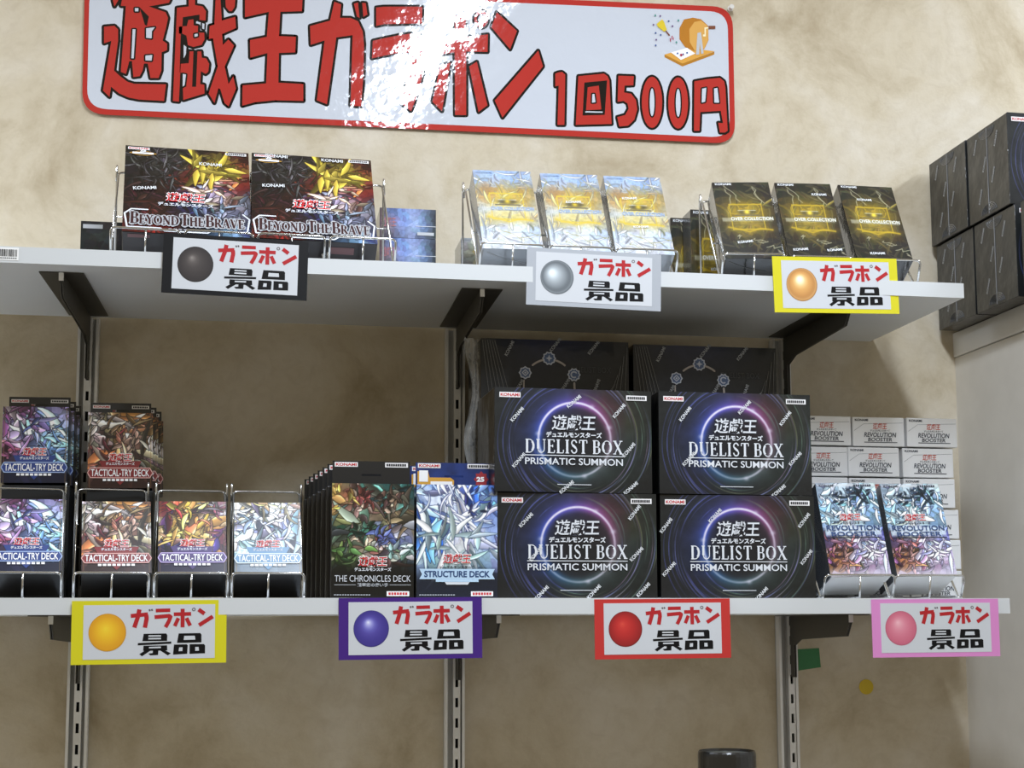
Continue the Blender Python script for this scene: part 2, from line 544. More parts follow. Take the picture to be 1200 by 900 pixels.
# banner lettering outlines on the wall plane, in tenths of a millimetre (x, z)
BANNER_RED=[[(-3503,7860),(-3434,7865),(-3433,7828),(-3479,7742),(-3502,7824)],[(-3603,7459),(-3472,7480),(-3425,7434),(-3421,7279),(-3461,6875),(-3386,6807),(-3290,6736),(-3204,6712),(-2799,6730),(-2819,6504),(-3131,6504),(-3268,6523),(-3388,6570),(-3493,6655),(-3509,6518),(-3593,6598),(-3506,7273),(-3597,7234)],[(-3380,7878),(-2752,7924),(-2788,7841),(-3042,7773),(-2825,7709),(-2793,7634),(-2815,7503),(-2855,7320),(-2798,7283),(-2796,7195),(-2864,7160),(-2863,6912),(-2895,6810),(-2998,6803),(-3037,6997),(-3085,6993),(-3100,6898),(-3135,6819),(-3215,6803),(-3238,7017),(-3272,7014),(-3310,6839),(-3376,6862),(-3334,7758),(-3399,7757)],[(-2682,7780),(-2532,7809),(-2535,7930),(-2453,7936),(-2451,7834),(-2353,7822),(-2308,7760),(-2311,7630),(-2389,7634),(-2391,7708),(-2603,7656),(-2609,7443),(-2617,7020),(-2630,6506),(-2706,6511)],[(-2653,7524),(-2549,7540),(-2537,7624),(-2467,7638),(-2462,7555),(-2405,7550),(-2408,7461),(-2325,7463),(-2319,7371),(-2356,7294),(-2460,7260),(-2538,7282),(-2553,7407),(-2650,7431)],[(-2628,7019),(-2515,7035),(-2507,7196),(-2458,7199),(-2465,6717),(-2414,6720),(-2406,7202),(-2358,7206),(-2349,7120),(-2291,7114),(-2252,7043),(-2262,6932),(-2296,6902),(-2357,6935),(-2362,6760),(-2310,6754),(-2304,6635),(-2574,6532),(-2583,6701),(-2540,6713),(-2535,6896),(-2628,6900)],[(-2186,7964),(-2125,7969),(-2101,7645),(-1927,7709),(-1915,7555),(-2094,7460),(-2081,7312),(-2009,7391),(-1937,7313),(-2051,7019),(-1998,6783),(-1938,6893),(-1900,6724),(-1992,6480),(-2045,6522),(-2101,6703),(-2127,6719),(-2175,6515),(-2252,6639),(-2141,7013),(-2210,7393),(-2262,7384),(-2257,7560),(-2196,7583)],[(-2063,7973),(-1928,7983),(-1938,7842),(-1972,7784),(-2007,7781),(-2052,7834)],[(-1806,7992),(-1049,8046),(-1055,7848),(-1339,7819),(-1352,7482),(-1130,7487),(-1136,7272),(-1349,7249),(-1351,6841),(-1024,6842),(-1021,6611),(-1392,6598),(-1655,6555),(-1815,6499),(-1816,6775),(-1510,6822),(-1499,7239),(-1721,7160),(-1730,7401),(-1511,7462),(-1490,7808),(-1801,7712)],[(-627,8010),(-536,7979),(-549,7790),(-408,7799),(-309,7759),(-244,7622),(-225,7435),(-230,7003),(-257,6581),(-397,6582),(-379,7560),(-595,7514),(-710,6583),(-844,6630),(-750,7462),(-933,7388),(-945,7649),(-681,7743)],[(-365,8001),(-311,8023),(-288,7808),(-324,7824)],[(-257,8040),(-212,8053),(-183,7862),(-237,7826)],[(-66,7968),(37,7987),(557,8024),(552,7789),(39,7742),(-64,7711)],[(-108,7499),(40,7545),(270,7608),(454,7644),(581,7611),(605,7457),(572,7096),(504,6819),(413,6553),(275,6657),(343,6928),(387,7168),(398,7371),(214,7348),(42,7301),(-118,7255)],[(999,7928),(1151,7951),(1145,7637),(1456,7694),(1450,7446),(1157,7433),(1158,6542),(1007,6534),(1000,7411),(698,7343),(686,7558),(1000,7615)],[(803,7206),(942,7263),(828,6577),(700,6700)],[(1198,7226),(1303,7298),(1449,6696),(1327,6594)],[(1580,8017),(1857,7769),(1762,7503),(1503,7800)],[(2152,7510),(2217,7290),(1654,6535),(1549,6768)],[(1456,7911),(1454,7884),(1447,7858),(1435,7835),(1421,7814),(1403,7799),(1383,7788),(1362,7784),(1341,7786),(1321,7793),(1303,7806),(1289,7824),(1277,7847),(1270,7872),(1268,7898),(1270,7925),(1277,7952),(1289,7975),(1303,7995),(1321,8011),(1341,8021),(1362,8026),(1383,8024),(1403,8017),(1421,8004),(1436,7985),(1447,7963),(1454,7938)],[(2388,7198),(2436,7220),(2484,7228),(2527,7194),(2510,6481),(2415,6476),(2435,7032),(2387,7017)],[(2711,7182),(3071,7241),(3124,7207),(3147,7148),(3172,6531),(2669,6490)],[(3276,7224),(3494,7230),(3485,7100),(3364,7088),(3353,6990),(3455,6977),(3521,6891),(3537,6758),(3494,6609),(3406,6520),(3280,6501),(3253,6632),(3366,6670),(3416,6763),(3400,6835),(3345,6868),(3260,6851)],[(3895,6881),(3890,6799),(3879,6721),(3860,6651),(3836,6592),(3808,6547),(3777,6518),(3744,6507),(3712,6514),(3682,6540),(3654,6582),(3632,6638),(3616,6706),(3606,6783),(3603,6864),(3608,6945),(3620,7023),(3638,7094),(3662,7153),(3690,7199),(3721,7228),(3754,7239),(3787,7232),(3817,7207),(3844,7165),(3867,7108),(3883,7039),(3893,6962)],[(4265,6893),(4260,6811),(4248,6733),(4230,6662),(4206,6603),(4179,6558),(4148,6529),(4117,6518),(4085,6526),(4056,6551),(4030,6593),(4008,6650),(3992,6718),(3983,6795),(3981,6876),(3985,6958),(3997,7036),(4015,7107),(4038,7167),(4066,7212),(4096,7241),(4128,7253),(4160,7245),(4189,7220),(4216,7178),(4237,7121),(4253,7052),(4262,6975)],[(4361,7210),(4546,7254),(4732,7283),(4793,7237),(4809,7152),(4829,6526),(4791,6499),(4717,6495),(4695,6634),(4764,6633),(4735,6808),(4439,6773),(4422,6503),(4344,6499)]]
BANNER_BLACK=[[(-3162,7756),(-3039,7635),(-3061,7505),(-3087,7521),(-3115,7612)],[(-2603,7651),(-2390,7703),(-2389,7625),(-2463,7601),(-2467,7638),(-2533,7624),(-2549,7544),(-2608,7536)],[(-2626,7442),(-2553,7407),(-2529,7264),(-2510,7192),(-2521,7035),(-2628,7019)],[(2794,7097),(3114,7146),(3077,6654),(2766,6628)]]
BANNER_INNER=[[(2841,7032),(2997,7066),(3030,6728),(2814,6704)]]
BANNER_WHITE=[[(-3218,7737),(-3174,7740),(-3173,7696),(-3217,7693)],[(-3069,7471),(-2958,7494),(-2996,7436),(-2997,7340),(-3066,7343)],[(-3240,7447),(-3204,7449),(-3217,7055),(-3247,7053)],[(-3069,7101),(-2983,7115),(-2990,7038),(-3067,7037)],[(-2353,7590),(-2324,7583),(-2326,7509),(-2352,7516)],[(-2449,7436),(-2408,7442),(-2407,7411),(-2448,7395)],[(-2585,7279),(-2550,7254),(-2553,7152),(-2581,7095)],[(-2587,6884),(-2547,6877),(-2561,6730),(-2586,6710)],[(2905,6939),(2934,6941),(2947,6825),(2899,6817)],[(3783,6874),(3781,6812),(3775,6756),(3767,6712),(3757,6683),(3746,6672),(3736,6682),(3727,6709),(3720,6753),(3716,6809),(3715,6870),(3718,6932),(3723,6988),(3731,7033),(3741,7062),(3752,7073),(3762,7064),(3771,7036),(3778,6992),(3782,6936)],[(4157,6887),(4154,6824),(4148,6768),(4140,6723),(4130,6694),(4119,6684),(4109,6693),(4100,6721),(4093,6765),(4089,6821),(4088,6883),(4091,6945),(4096,7001),(4105,7046),(4115,7075),(4125,7086),(4136,7076),(4145,7048),(4152,7004),(4156,6949)],[(4470,7111),(4532,7127),(4511,6925),(4461,6909)],[(4643,7122),(4692,7137),(4713,6924),(4644,6920)],[(1403,7908),(1399,7884),(1388,7864),(1371,7852),(1353,7851),(1336,7861),(1325,7879),(1321,7902),(1325,7926),(1336,7946),(1353,7957),(1371,7959),(1388,7949),(1399,7931)]]
BANNER_SLIVER=[[(2807,6691),(3047,6698),(3047,6681),(2802,6672)]]
MACHINE={'base_dark':[[(3938,7570),(4194,7457),(4658,7660),(4657,7617),(4193,7414),(3937,7531)]],
'base':[[(3938,7570),(4255,7687),(4662,7665),(4194,7456)]],
'drum_back':[[(4159,7966),(4226,8098),(4356,8133),(4471,8118),(4573,8031),(4577,7821),(4514,7687),(4376,7646),(4233,7697),(4156,7807)]],
'drum_front':[[(4300,7961),(4376,8071),(4471,8096),(4556,8037),(4577,7966),(4574,7821),(4514,7694),(4376,7649),(4302,7774)]],
'tray':[[(4031,7605),(4262,7688),(4379,7613),(4173,7506)]],
'stand':[[(4417,7912),(4468,7927),(4501,7621),(4465,7611),(4448,7769),(4436,7602),(4390,7595)]],
'cream':[[(4496,7895),(4518,7897),(4519,7998),(4577,8009),(4577,7988),(4541,7981),(4536,7869),(4495,7866)]],
'brown':[[(4578,8027),(4679,8034),(4678,7987),(4577,7980)],[(3950,7906),(3967,7917),(4021,7853),(4006,7838)]],
'bell':[[(3826,8001),(3910,8076),(3938,8035),(3975,7928),(3936,7896),(3848,7960)]],
'blue':[[(3827,7872),(3824,7864),(3818,7859),(3810,7858),(3803,7863),(3801,7870),(3804,7878),(3810,7883),(3818,7883),(3824,7879)],[(3898,7848),(3895,7840),(3889,7835),(3881,7834),(3874,7839),(3872,7846),(3875,7854),(3881,7859),(3889,7859),(3895,7855)],[(3824,7692),(3822,7684),(3815,7679),(3807,7678),(3801,7683),(3799,7690),(3801,7698),(3808,7703),(3815,7704),(3822,7699)],[(4015,8055),(4013,8047),(4006,8042),(3998,8041),(3992,8045),(3989,8053),(3992,8061),(3999,8066),(4007,8066),(4013,8062)],[(4137,7597),(4135,7590),(4128,7584),(4120,7584),(4114,7588),(4111,7596),(4114,7603),(4121,7609),(4128,7609),(4135,7605)],[(4274,7613),(4271,7606),(4265,7601),(4257,7600),(4250,7604),(4248,7612),(4250,7620),(4257,7625),(4265,7625),(4271,7621)]],
'purple':[[(3895,8121),(3892,8113),(3885,8107),(3877,8106),(3871,8111),(3869,8120),(3871,8128),(3878,8134),(3886,8134),(3892,8130)],[(4069,7986),(4066,7977),(4060,7972),(4052,7971),(4045,7976),(4043,7984),(4045,7993),(4052,7999),(4060,7999),(4066,7994)],[(3832,7774),(3830,7766),(3823,7760),(3815,7759),(3809,7764),(3807,7773),(3809,7781),(3816,7787),(3824,7787),(3830,7783)],[(3795,7988),(3793,7979),(3786,7973),(3778,7973),(3772,7978),(3770,7986),(3772,7995),(3779,8000),(3787,8001),(3793,7996)],[(4216,7588),(4213,7579),(4207,7574),(4199,7573),(4192,7578),(4190,7586),(4193,7595),(4199,7601),(4207,7601),(4214,7596)]],
'pink':[[(4191,7576),(4188,7564),(4179,7556),(4169,7556),(4160,7563),(4157,7574),(4160,7586),(4169,7594),(4180,7595),(4188,7588)],[(4042,7843),(4057,7844),(4051,7793),(4040,7792)],[(4013,7805),(4024,7810),(4034,7763),(4019,7758)],[(4060,7815),(4073,7828),(4070,7787),(4060,7784)]],
'teal':[[(4155,8074),(4152,8065),(4146,8059),(4138,8058),(4131,8063),(4129,8073),(4131,8082),(4138,8088),(4146,8089),(4152,8084)],[(4121,7755),(4118,7745),(4112,7739),(4104,7738),(4098,7744),(4095,7753),(4098,7762),(4104,7769),(4112,7769),(4119,7764)],[(3823,8124),(3820,8114),(3814,8108),(3806,8107),(3800,8113),(3797,8122),(3800,8131),(3806,8138),(3814,8138),(3821,8133)]]}
# ------------------------------------------------------------------ the setting
wall_m = wall_material()
white_lam = mat('white_laminate', 'e9edf0', 0.45, var=0.015, var_scale=5)
grey_panel = mat('side_panel_laminate', 'd2cdc3', 0.5, var=0.03, var_scale=30)
trim_m = mat('side_panel_trim', 'e2e1de', 0.45, var=0.02)
structure('wall_back', MB().box(-1.6, 1.6, 0.0, 0.06, -1.45, 1.6), wall_m)
structure('floor', MB().box(-1.6, 1.6, -3.2, 0.06, -1.5, -1.45), mat('floor_tile', '5e574c', 0.4, var=0.08))
structure('wall_right', MB().box(0.8115, 1.12, -1.1, 0.06, -1.45, 0.3415), grey_panel)
structure('trim_1', MB().box(0.8095, 1.12, -1.1, 0.06, 0.3425, 0.3770), trim_m, bevel=0.0012)

# ------------------------------------------------------------------ slotted uprights
steel = mat('brushed_steel', 'b8babb', 0.45, metal=0.15, var=0.12, var_scale=14)
steel_l = mat('pale_steel', 'e6e6e5', 0.40, metal=0.1, var=0.08, var_scale=20)
dark_slot = mat('slot_shadow_gap', '17181a', 0.8)
dark_metal = mat('dark_painted_steel', '4b4943', 0.45, metal=0.2, var=0.06)
def upright(x0, x1, slot_x, cols, label):
    t = thing('shelf_upright', (0, 0, -1.45))
    b = -1.45
    z0, z1 = 0.0, 1.808
    w = x1 - x0
    build('back_plate', MB().box(x0, x1, -0.0035, -0.0006, z0, z1), steel, t)
    for xa, s_ in ((x0, 1), (x1, -1)):
        xo = xa + s_ * 0.0018
        fl = MB().box(min(xa, xo), max(xa, xo), -0.0150, -0.0035, z0, z1)
        xl = xa + s_ * 0.0034
        fl.box(min(xa, xl), max(xa, xl), -0.0162, -0.0150, z0, z1)
        build('side_flange', fl, steel_l, t)
    for sx in cols:
        st = MB()
        st.box(sx - 0.0046, sx - 0.0019, -0.0140, -0.0120, z0, z1)
        st.box(sx + 0.0019, sx + 0.0046, -0.0140, -0.0120, z0, z1)
        k = z0 + ((-0.1032 - b) % 0.0258) - 0.0258
        while k < z1:
            a, c = max(z0, k + 0.0060), min(z1, k + 0.0198)
            if c > a:
                st.box(sx - 0.0019, sx + 0.0019, -0.0140, -0.0120, a, c)
            k += 0.0258
        st.box(sx - 0.0046, sx - 0.0038, -0.0120, -0.0035, z0, z1)
        st.box(sx + 0.0038, sx + 0.0046, -0.0120, -0.0035, z0, z1)
        build('slotted_strip', st, steel_l, t)
        build('slot_shade_strip', MB().box(sx - 0.0037, sx + 0.0037, -0.0040, -0.0036, z0, z1), dark_slot, t)  # near-black strip added behind the holes, painting the shade inside the channel
    tag(t, label, 'upright', 'slotted steel uprights')
    return t
upright(-0.3800, -0.3545, 0, (-0.3668,), 'slotted steel upright between the purple and the brown hanging packs')
upright(0.0875, 0.1130, 0, (0.1030,), 'slotted steel upright ending below the violet bordered card')
upright(0.5370, 0.5625, 0, (0.5545,), 'slotted steel upright beside the square of green tape')

# ------------------------------------------------------------------ shelf brackets (two folded plates back to back)
D = 0.2835
T = 0.018
def bracket(x_back, x_front, z, y_front, label):
    t = thing('shelf_bracket', (x_back, 0, z))
    sl = (x_front - x_back) / (-y_front - 0.02)
    def sk(mb):
        mb.v = [(x + sl * (-y - 0.02), y, zz) for x, y, zz in mb.v]
        return mb
    fl = MB()
    for sgn in (-1, 1):
        a, b = (-0.024, -0.0018) if sgn < 0 else (0.0018, 0.024)
        fl.box(a, b, y_front, -0.020, -0.0014, -0.0002)
    build('top_flange', sk(fl), dark_metal, t)
    for sgn in (-1, 1):
        pl = MB()
        xa, xb = (-0.0018, -0.0005) if sgn < 0 else (0.0005, 0.0018)
        prof = [(y_front, -0.0008), (y_front, -0.010), (y_front + 0.014, -0.0265), (-0.055, -0.032), (-0.030, -0.040), (-0.030, -0.082), (-0.0152, -0.082), (-0.0152, -0.0008)]
        pl.prism_x(prof, xa, xb)
        build('web_plate', sk(pl), dark_metal, t, bevel=0.0003)
    ed = MB()
    ed.box(-0.0026, 0.0026, y_front - 0.0006, y_front + 0.0012, -0.010, -0.0010)
    build('front_edge', sk(ed), steel_l, t)
    hk = MB()
    for k in range(2):
        hk.box(-0.0012, 0.0012, -0.0155, -0.0108, -0.028 - 0.0258 * k, -0.019 - 0.0258 * k)
    build('hook', hk, dark_metal, t)
    tag(t, label, 'bracket', 'shelf brackets')
    return t
ZU = 0.3784
bracket(-0.3668, -0.3705, ZU - T, -0.2500, 'dark steel bracket under the upper shelf, nearest the barcode label')
bracket(0.1030, 0.1020, ZU - T, -0.2440, 'dark steel bracket under the upper shelf, beside the grey bordered card')
bracket(0.5545, 0.5560, ZU - T, -0.2400, 'dark steel bracket under the upper shelf, partly behind the golden ball card')
bracket(-0.3668, -0.3700, -T, -0.2500, 'dark steel bracket under the lower shelf, beside the yellow card with the yellow ball')
bracket(0.1030, 0.1200, -T, -0.2500, 'dark steel bracket under the lower shelf, next to the violet bordered card')
bracket(0.5545, 0.5440, -T, -0.2450, 'dark steel bracket under the lower shelf, above the square of green tape')

# ------------------------------------------------------------------ shelf boards
edge_m = mat('white_edge_band', 'cdd0d1', 0.4)
def shelf(x0, x1, z, y_back, label):
    t = thing('shelf_board', (0, 0, z))
    build('board', MB().box(x0, x1, -D + 0.0008, y_back, -T, 0), white_lam, t, bevel=0.0006)
    build('edge_band', MB().box(x0, x1 + 0.0002, -D, -D + 0.0008, -T, 0), edge_m, t)
    tag(t, label, 'shelf', 'white shelf boards')
    return t
shelf(-0.95, 0.6832, ZU, -0.006, 'upper long white shelf board with a barcode label on its front edge')
shelf(-0.95, 0.7267, 0.0, -0.017, 'lower long white shelf board carrying the black boxes with the glowing ring')
lab = thing('barcode_label', (-0.4215, -D - 0.0003, 0.3700))
build('paper', MB().box(-0.0125, 0.0105, -0.0001, 0.0002, -0.0068, 0.0068), mat('label_paper', 'f2f2f0', 0.5), lab)
bars = MB()
rng = random.Random(5)
x = -0.0112
while x < 0.009:
    w = rng.choice([0.0004, 0.0007, 0.0011])
    bars.box(x, x + w, -0.0003, -0.0001, -0.0028, 0.0050)
    x += w + rng.choice([0.0005, 0.0008])
build('barcode', bars, mat('ink_black', '151515', 0.5), lab)
dg_ = MB()
for k in range(9):
    dg_.box(-0.0105 + k * 0.0022, -0.0091 + k * 0.0022, -0.0003, -0.0001, -0.0052, -0.0040)
build('digits', dg_, mat('ink_black'), lab)
tag(lab, 'small white barcode label stuck on the upper shelf edge', 'label')

# ------------------------------------------------------------------ banner on the wall
ink_red = mat('banner_ink_red', 'b8322e', 0.35, coat=0.4)
ink_k = mat('ink_gloss_black', '141111', 0.35, coat=0.4)
lam_white = mat('laminated_white', 'c6cbd4', 0.07, coat=0.0, bump=0.10, bump_scale=30, spec=0.55)
lam_red = mat('laminated_red', 'b2302a', 0.06, bump=0.075, bump_scale=34, spec=0.55)
lam_black = mat('laminated_black', '120e0e', 0.06, bump=0.075, bump_scale=34, spec=0.55)
ban = thing('banner_sign', (0, -0.0040, 0))
def rounded(pts, r, n=7):
    out = []
    m = len(pts)
    for i in range(m):
        p, a, b = Vector(pts[i]), Vector(pts[i - 1]), Vector(pts[(i + 1) % m])
        da, db = (a - p).normalized(), (b - p).normalized()
        p0, p1 = p + da * r, p + db * r
        for k in range(n + 1):
            t = k / n
            q = p0 * (1 - t) ** 2 + p * 2 * t * (1 - t) + p1 * t ** 2
            out.append((q.x, q.y))
    return out
outer = rounded([(-0.3862, 0.8105), (-0.3848, 0.6276), (0.4938, 0.6346), (0.4938, 0.8330)], 0.030)
inner = rounded([(-0.3800, 0.8025), (-0.3788, 0.6350), (0.4862, 0.6430), (0.4862, 0.8250)], 0.026)
build('red_border', MB().prism(outer, -0.0003, 0.0004), lam_red, ban)
build('white_panel', MB().prism(inner, -0.0005, -0.0003), lam_white, ban)
def P4(q):
    return [(a / 1e4, b / 1e4) for a, b in q]
def clipz(pts, zmax):
    """cut a polygon at the panel's upper edge"""
    out = []
    for i, p in enumerate(pts):
        a = pts[i - 1]
        if (a[1] <= zmax) != (p[1] <= zmax):
            t = (zmax - a[1]) / (p[1] - a[1])
            out.append((a[0] + (p[0] - a[0]) * t, zmax))
        if p[1] <= zmax:
            out.append(p)
    return out
ok_, rd_ = MB(), MB()
for q in BANNER_RED:
    q = clipz(P4(q), 0.802)
    ok_.stroke(q, 0.0062, -0.0006, closed=True)
    ok_.poly(q, -0.0006)
    rd_.poly(q, -0.0007)
build('letter_outline', ok_, lam_black, ban)
build('red_lettering', rd_, lam_red, ban)
for q in BANNER_BLACK:
    build('letter_gap', MB().poly(P4(q), -0.0008), lam_black, ban)
for k, q in enumerate(BANNER_WHITE):
    y = -0.00095 if k == 8 else -0.0008
    c = build('letter_gap', MB().stroke(P4(q), 0.0040, y, closed=True).poly(P4(q), y), lam_black, ban)
    build('letter_counter', MB().poly(P4(q), -0.0010), lam_white, c)
for q in BANNER_SLIVER:
    build('letter_counter', MB().poly(P4(q), -0.0010), lam_white, ban)
for q in BANNER_INNER:
    build('letter_infill', MB().poly(P4(q), -0.0009), lam_red, ban)
mc = {'base_dark': 'b07a2c', 'base': 'd9a048', 'drum_back': 'b5772a', 'drum_front': 'd6a254', 'tray': 'f2f2f4', 'stand': 'b9bcc0', 'cream': 'f3e6bc', 'brown': '7a4a38',
      'bell': 'd8bf38', 'blue': '31518c', 'purple': '6d5380', 'pink': 'a83850', 'teal': '4f8f86'}
for i, (k, polys) in enumerate(MACHINE.items()):
    mb = MB()
    for q in polys:
        mb.poly(P4(q), -0.0006 - 0.0001 * i)
    build('drawing_' + {'base_dark': 'base_edge', 'drum_back': 'drum_side', 'drum_front': 'drum_face', 'cream': 'crank', 'brown': 'handles', 'blue': 'blue_dots', 'purple': 'purple_dots', 'pink': 'pink_dots', 'teal': 'teal_dots'}.get(k, k),
          mb, mat('print_' + k, mc[k], 0.12, spec=0.5), ban)
tag(ban, 'long white wall banner with red border and huge red lettering outlined in black', 'sign')
pin = thing('push_pin', (0.4900, -0.0048, 0.8300))
mb = MB()
prof = [(0.0, 0.0042), (0.0012, 0.0042), (0.0022, 0.0026), (0.0050, 0.0022), (0.0068, 0.0034), (0.0080, 0.0034)]
n = 14
for i in range(len(prof) - 1):
    (d0, r0), (d1, r1) = prof[i], prof[i + 1]
    for k in range(n):
        a, b = 2 * math.pi * k / n, 2 * math.pi * (k + 1) / n
        mb.add([(r0 * math.cos(a), -d0, r0 * math.sin(a)), (r0 * math.cos(b), -d0, r0 * math.sin(b)), (r1 * math.cos(b), -d1, r1 * math.sin(b)), (r1 * math.cos(a), -d1, r1 * math.sin(a))], [(0, 1, 2, 3)])
mb.add([(0.0034 * math.cos(2 * math.pi * k / n), -0.0080, 0.0034 * math.sin(2 * math.pi * k / n)) for k in range(n)], [tuple(range(n))])
build('grip', mb, mat('clear_plastic', 'd5d2cc', 0.1, coat=1.0), pin, smooth=True)
build('needle', MB().tube([(0, 0.0, 0), (0, 0.012, 0)], 0.0005), steel, pin)
tag(pin, 'clear plastic push pin in the corner of the banner', 'pin')

# ------------------------------------------------------------------ tape and sticker on the wall
mb = MB().prism([(0.5687, -0.0638), (0.5990, -0.0623), (0.6008, -0.0880), (0.5692, -0.0923)], -0.0006, -0.0001)
tp = thing('tape_patch', (0, 0, 0))
build('tape', mb, mat('green_tape', '2f7a45', 0.45, bump=0.1, bump_scale=200), tp)
tag(tp, 'square of green tape stuck on the wall', 'tape')
dt = thing('round_sticker', (0.6650, -0.0003, -0.1149))
build('sticker', MB().prism([(0.0102 * math.cos(k * math.pi / 16), 0.0102 * math.sin(k * math.pi / 16)) for k in range(32)], -0.0003, 0.0002), mat('yellow_sticker', 'c9ac12', 0.5), dt)
tag(dt, 'small round yellow sticker on the wall', 'sticker')

# ------------------------------------------------------------------ prize cards on the shelf edges
def CU(p):
    """units of the card drawing -> metres on the card"""
    return ((p[0] - 605) / 1120 * 0.158, (296 - p[1]) / 490 * 0.0672)
RED_WORD = [([(465, 170), (590, 158)], 30), ([(528, 120), (518, 175), (492, 260)], 32), ([(578, 162), (582, 190), (570, 262)], 32),
            ([(648, 130), (755, 128)], 27), ([(640, 181), (748, 172), (758, 180), (745, 215), (722, 260)], 29),
            ([(782, 160), (910, 158)], 28), ([(847, 118), (848, 262)], 30), ([(816, 190), (790, 252)], 28), ([(876, 190), (904, 250)], 28),
            ([(965, 125), (1010, 158)], 30), ([(970, 247), (1072, 180)], 30)]
MARKS = [([(600, 120), (606, 134)], 12), ([(617, 118), (623, 132)], 12)]
BLK = [[(562, 309), (728, 308), (736, 322), (735, 366), (553, 366)], [(520, 380), (766, 371), (766, 388), (520, 398)], [(562, 401), (735, 400), (738, 440), (560, 440)],
       [(632, 436), (672, 436), (670, 474), (612, 476), (598, 462), (630, 458)], [(575, 436), (612, 440), (552, 482), (532, 466)], [(686, 440), (712, 434), (764, 462), (742, 478)],
       [(820, 309), (980, 308), (989, 320), (990, 381), (808, 383)], [(786, 395), (880, 394), (888, 402), (885, 468), (780, 473)], [(902, 394), (1008, 394), (1017, 404), (1017, 466), (902, 469)]]
WHT = [[(598, 321), (690, 321), (690, 332), (597, 332)], [(597, 342), (690, 342), (690, 353), (596, 353)], [(603, 411), (690, 409), (690, 421), (602, 422)],
       [(862, 329), (940, 329), (944, 359), (857, 360)], [(825, 418), (850, 417), (849, 446), (821, 447)], [(944, 416), (969, 416), (972, 445), (944, 446)]]
paper_w = mat('card_paper', 'c8cbcf', 0.45)
word_red = mat('card_ink_red', 'ae2429', 0.5, spec=0.25)
word_k = mat('card_ink_black', '0c0b0d', 0.5, spec=0.2)
mark_grey = mat('card_ink_grey', '5d5458', 0.5)
ball_mat = mat('printed_colours', attr=True, rough=0.4)
def ball_mesh(name, stops, hl=(-0.25, 0.3), edge='333333'):
    """printed picture of a ball: radial rings of colour about an off-centre spot"""
    R_, nr, ns = 0.0194, 14, 40
    v, f, c = [(hl[0] * R_, 0, hl[1] * R_)], [], [hx(stops[0])]
    cols = np.array([hx(s) for s in stops])
    for i in range(1, nr + 1):
        t = i / nr
        for k in range(ns):
            a = 2 * math.pi * k / ns
            x = hl[0] * (1 - t) + math.cos(a) * t
            z = hl[1] * (1 - t) + math.sin(a) * t
            v.append((x * R_, 0, z * R_ * 1.03))
            q = t * (len(stops) - 1)
            j = min(int(q), len(stops) - 2)
            c.append(cols[j] * (1 - q + j) + cols[j + 1] * (q - j) if i < nr else hx(edge))
    for k in range(ns):
        f.append((0, 1 + k, 1 + (k + 1) % ns))
        for i in range(nr - 1):
            a, b = 1 + i * ns, 1 + (i + 1) * ns
            f.append((a + k, b + k, b + (k + 1) % ns, a + (k + 1) % ns))
    me = bpy.data.meshes.new(name)
    me.from_pydata(v, [], f)
    a = me.color_attributes.new('Col', 'FLOAT_COLOR', 'POINT')
    a.data.foreach_set('color', np.array([[*lin(tuple(q)), 1] for q in c], np.float32).ravel())
    me.materials.append(ball_mat)
    return me
def mesh_of(fn, name, m):
    mb = MB()
    fn(mb)
    return mb.mesh(name, m)
def _rw(mb):
    for pts, w in RED_WORD:
        mb.stroke([CU(p) for p in pts], w / 1120 * 0.158, -0.0006, rnd=False)
        for p in pts[1:-1]:
            x, z = CU(p)
            mb.poly([(x + 0.0021 * math.cos(k * math.pi / 4), z + 0.0021 * math.sin(k * math.pi / 4)) for k in range(8)], -0.0006)
def _mk(mb):
    for pts, w in MARKS:
        mb.stroke([CU(p) for p in pts], w / 1120 * 0.158, -0.0006, rnd=False)
    x, z = CU((930, 124))
    mb.stroke([(x + 0.0015 * math.cos(k * math.pi / 7), z + 0.0015 * math.sin(k * math.pi / 7)) for k in range(14)], 0.0009, -0.0006, closed=True, rnd=False)
me_rw = mesh_of(_rw, 'heading_lettering', word_red)
me_mk = mesh_of(_mk, 'heading_marks', mark_grey)
me_bk = mesh_of(lambda mb: [mb.poly([CU(p) for p in q], -0.0006) for q in BLK], 'prize_lettering', word_k)
me_wh = mesh_of(lambda mb: [mb.poly([CU(p) for p in q], -0.0007) for q in WHT], 'lettering_counter', paper_w)
me_panel = MB().box(-0.0683, 0.0683, -0.0005, -0.0003, -0.0284, 0.0290).mesh('white_panel', paper_w)
def prize_card(x, z, yaw, roll, border, ball, hl, edge, label, w=0.158):
    t = thing('prize_card', (x, -D - 0.0012, z + 0.0336), (0, math.radians(roll), math.radians(yaw)))
    build('card_border', MB().box(-w / 2, w / 2, -0.0003, 0.0005, -0.0336, 0.0336), mat('card_' + border, border, 0.5, spec=0.25), t)
    part('white_panel', me_panel, t)
    b = part('ball_picture', ball_mesh('ball_picture', ball, hl, edge), t, (-0.0436, -0.0006, 0.0))
    part('heading_lettering', me_rw, t)
    part('heading_marks', me_mk, t)
    p = part('prize_lettering', me_bk, t)
    part('lettering_counter', me_wh, p)
    tag(t, label, 'sign', 'prize cards on the shelf edges')
    return t
prize_card(-0.1801, 0.3312, 1.0, 1.2, '0c0c0f', ['8c8580', '5b5451', '453f3d', '3b3534', '332d2d', '2b2626'], (-0.22, 0.38), '1d1a1a', 'white prize card with a black border and a dark ball')
prize_card(0.2263, 0.3323, -1.2, 1.3, 'a9adb3', ['fbffff', 'dde6ea', 'b4bdc2', '989fa4', '7d8489', '5c6267', '8f979b'], (-0.35, 0.30), '555b60', 'white prize card with a silver grey border and a silver ball')
